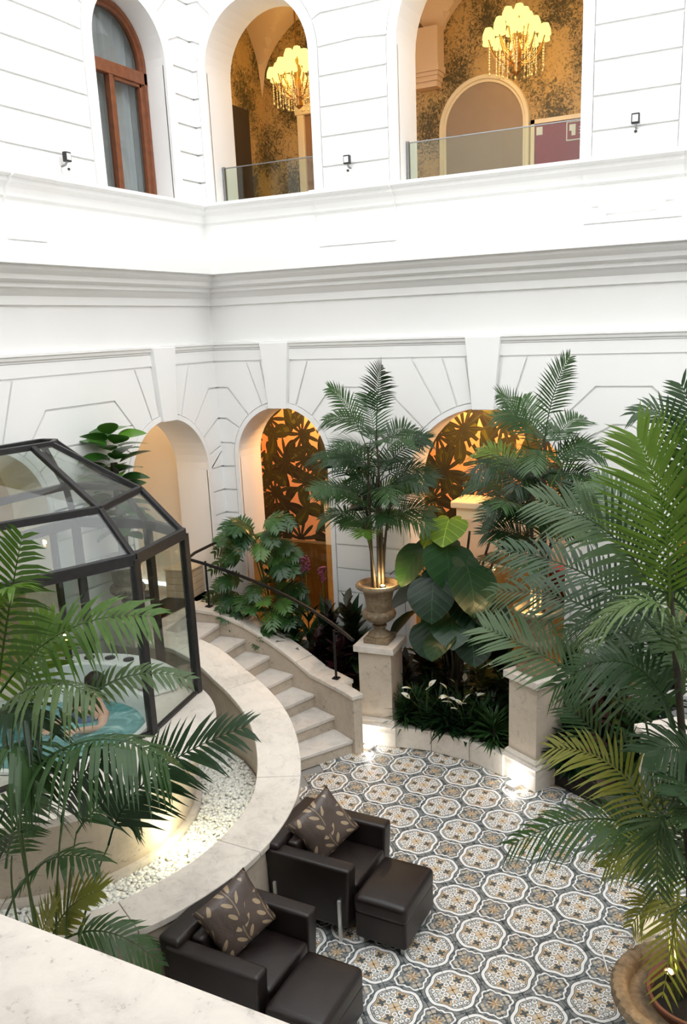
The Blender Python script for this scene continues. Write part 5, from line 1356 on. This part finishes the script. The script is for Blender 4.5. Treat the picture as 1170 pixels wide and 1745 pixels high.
chandelier((-7.3, 5.05, 2.55), 'added lobby chandelier standing in for a chandelier reflection in the pavilion glass', 3.8, 14)  # added in the lobby in place of an upper chandelier's reflection

# warm lamps of the corridor and niche (fixtures on the ceiling)
def downlight(p, label, energy, color=(1.0, 0.56, 0.22)):
    t = thing('ceiling_spot', label, 'ceiling light', p, 0, 'corridor ceiling spots')
    MB().lathe([(0.05, 0), (0.05, -0.03), (0.04, -0.035), (0.035, -0.01), (0, -0.01)], 16).build('housing', 'trim_cream', t, smooth=40)
    MB().lathe([(0.034, -0.02), (0.02, -0.026), (0, -0.028)], 14).build('bulb', 'bulb_warm', t, smooth=60)
    lamp('glow', (0, 0, -0.10), color, energy, t, 0.05)
downlight((-5.3, 9.12, 3.75), 'ceiling spot in the corridor behind the narrow lower arch', 48)
downlight((-3.2, 9.12, 3.75), 'ceiling spot in the corridor left behind the wide arch', 42)
downlight((-2.3, 9.12, 3.75), 'ceiling spot in the corridor right behind the wide arch', 42)
downlight((-6.95, 7.3, 3.7), 'ceiling spot in the niche of the left arch', 9, (1.0, 0.70, 0.42))

# ------------------------------------------------------------------ bather in the whirlpool
def bather():
    base = Vector((-5.42, 5.02, 0.55))
    t = thing('person', 'bather with dark hair in blue swimwear lying in the whirlpool', 'person', base)
    J = [(0, 0, 0.20), (0.0, 0.10, 0.36), (0.0, 0.18, 0.50), (0.0, 0.21, 0.58), (0.0, 0.20, 0.68),     # pelvis .. head
         (0.16, 0.14, 0.49), (0.25, 0.00, 0.42), (0.24, -0.20, 0.50), (0.22, -0.28, 0.52),              # left arm
         (-0.16, 0.14, 0.49), (-0.24, 0.02, 0.40), (-0.10, -0.20, 0.47), (-0.06, -0.27, 0.48),          # right arm
         (0.09, -0.10, 0.18), (0.11, -0.34, 0.20), (0.10, -0.55, 0.08), (-0.09, -0.10, 0.18), (-0.11, -0.34, 0.20), (-0.10, -0.55, 0.08)]
    E_ = [(0, 1), (1, 2), (2, 3), (3, 4), (2, 5), (5, 6), (6, 7), (7, 8), (2, 9), (9, 10), (10, 11), (11, 12), (0, 13), (13, 14), (14, 15), (0, 16), (16, 17), (17, 18)]
    Rr = [0.13, 0.125, 0.13, 0.05, 0.085, 0.055, 0.042, 0.03, 0.025, 0.055, 0.042, 0.03, 0.025, 0.085, 0.06, 0.045, 0.085, 0.06, 0.045]
    me = bpy.data.meshes.new('body'); me.from_pydata(J, E_, []); o = bpy.data.objects.new('body', me); COL.objects.link(o); o.parent = t
    o.modifiers.new('skin', 'SKIN')
    for v, r in zip(me.skin_vertices[0].data, Rr): v.radius = (r, r)
    me.skin_vertices[0].data[0].use_root = True
    o.modifiers.new('sub', 'SUBSURF').levels = 2; o.modifiers['sub'].render_levels = 2
    me.materials.append(M['skin'])
    MB().lathe([(0.0, -0.075), (0.07, -0.06), (0.098, 0.0), (0.088, 0.06), (0.04, 0.10), (0.0, 0.105)], 20, (0.0, 0.235, 0.72)).build('hair', 'hair', t, smooth=60)
    MB().lathe([(0.15, 0.0), (0.152, 0.06), (0.15, 0.13), (0.13, 0.16)], 24, (0.0, 0.11, 0.33)).build('swim_top', 'swimsuit', t, smooth=60)
    for (hx, hy, hz) in ((0.22, -0.29, 0.52), (-0.06, -0.28, 0.48)):
        for k in range(4): MB().tube([(hx+0.018*(k-1.5), hy+0.015, hz), (hx+0.02*(k-1.5), hy-0.035, hz+0.004), (hx+0.02*(k-1.5), hy-0.075+0.006*abs(k-1.5), hz-0.008)], [0.009, 0.008, 0.006], 6).build('finger', 'skin', t, smooth=60)
        MB().tube([(hx-0.03, hy+0.02, hz), (hx-0.055, hy-0.01, hz), (hx-0.062, hy-0.035, hz)], [0.010, 0.009, 0.007], 6).build('thumb', 'skin', t, smooth=60)
bather()
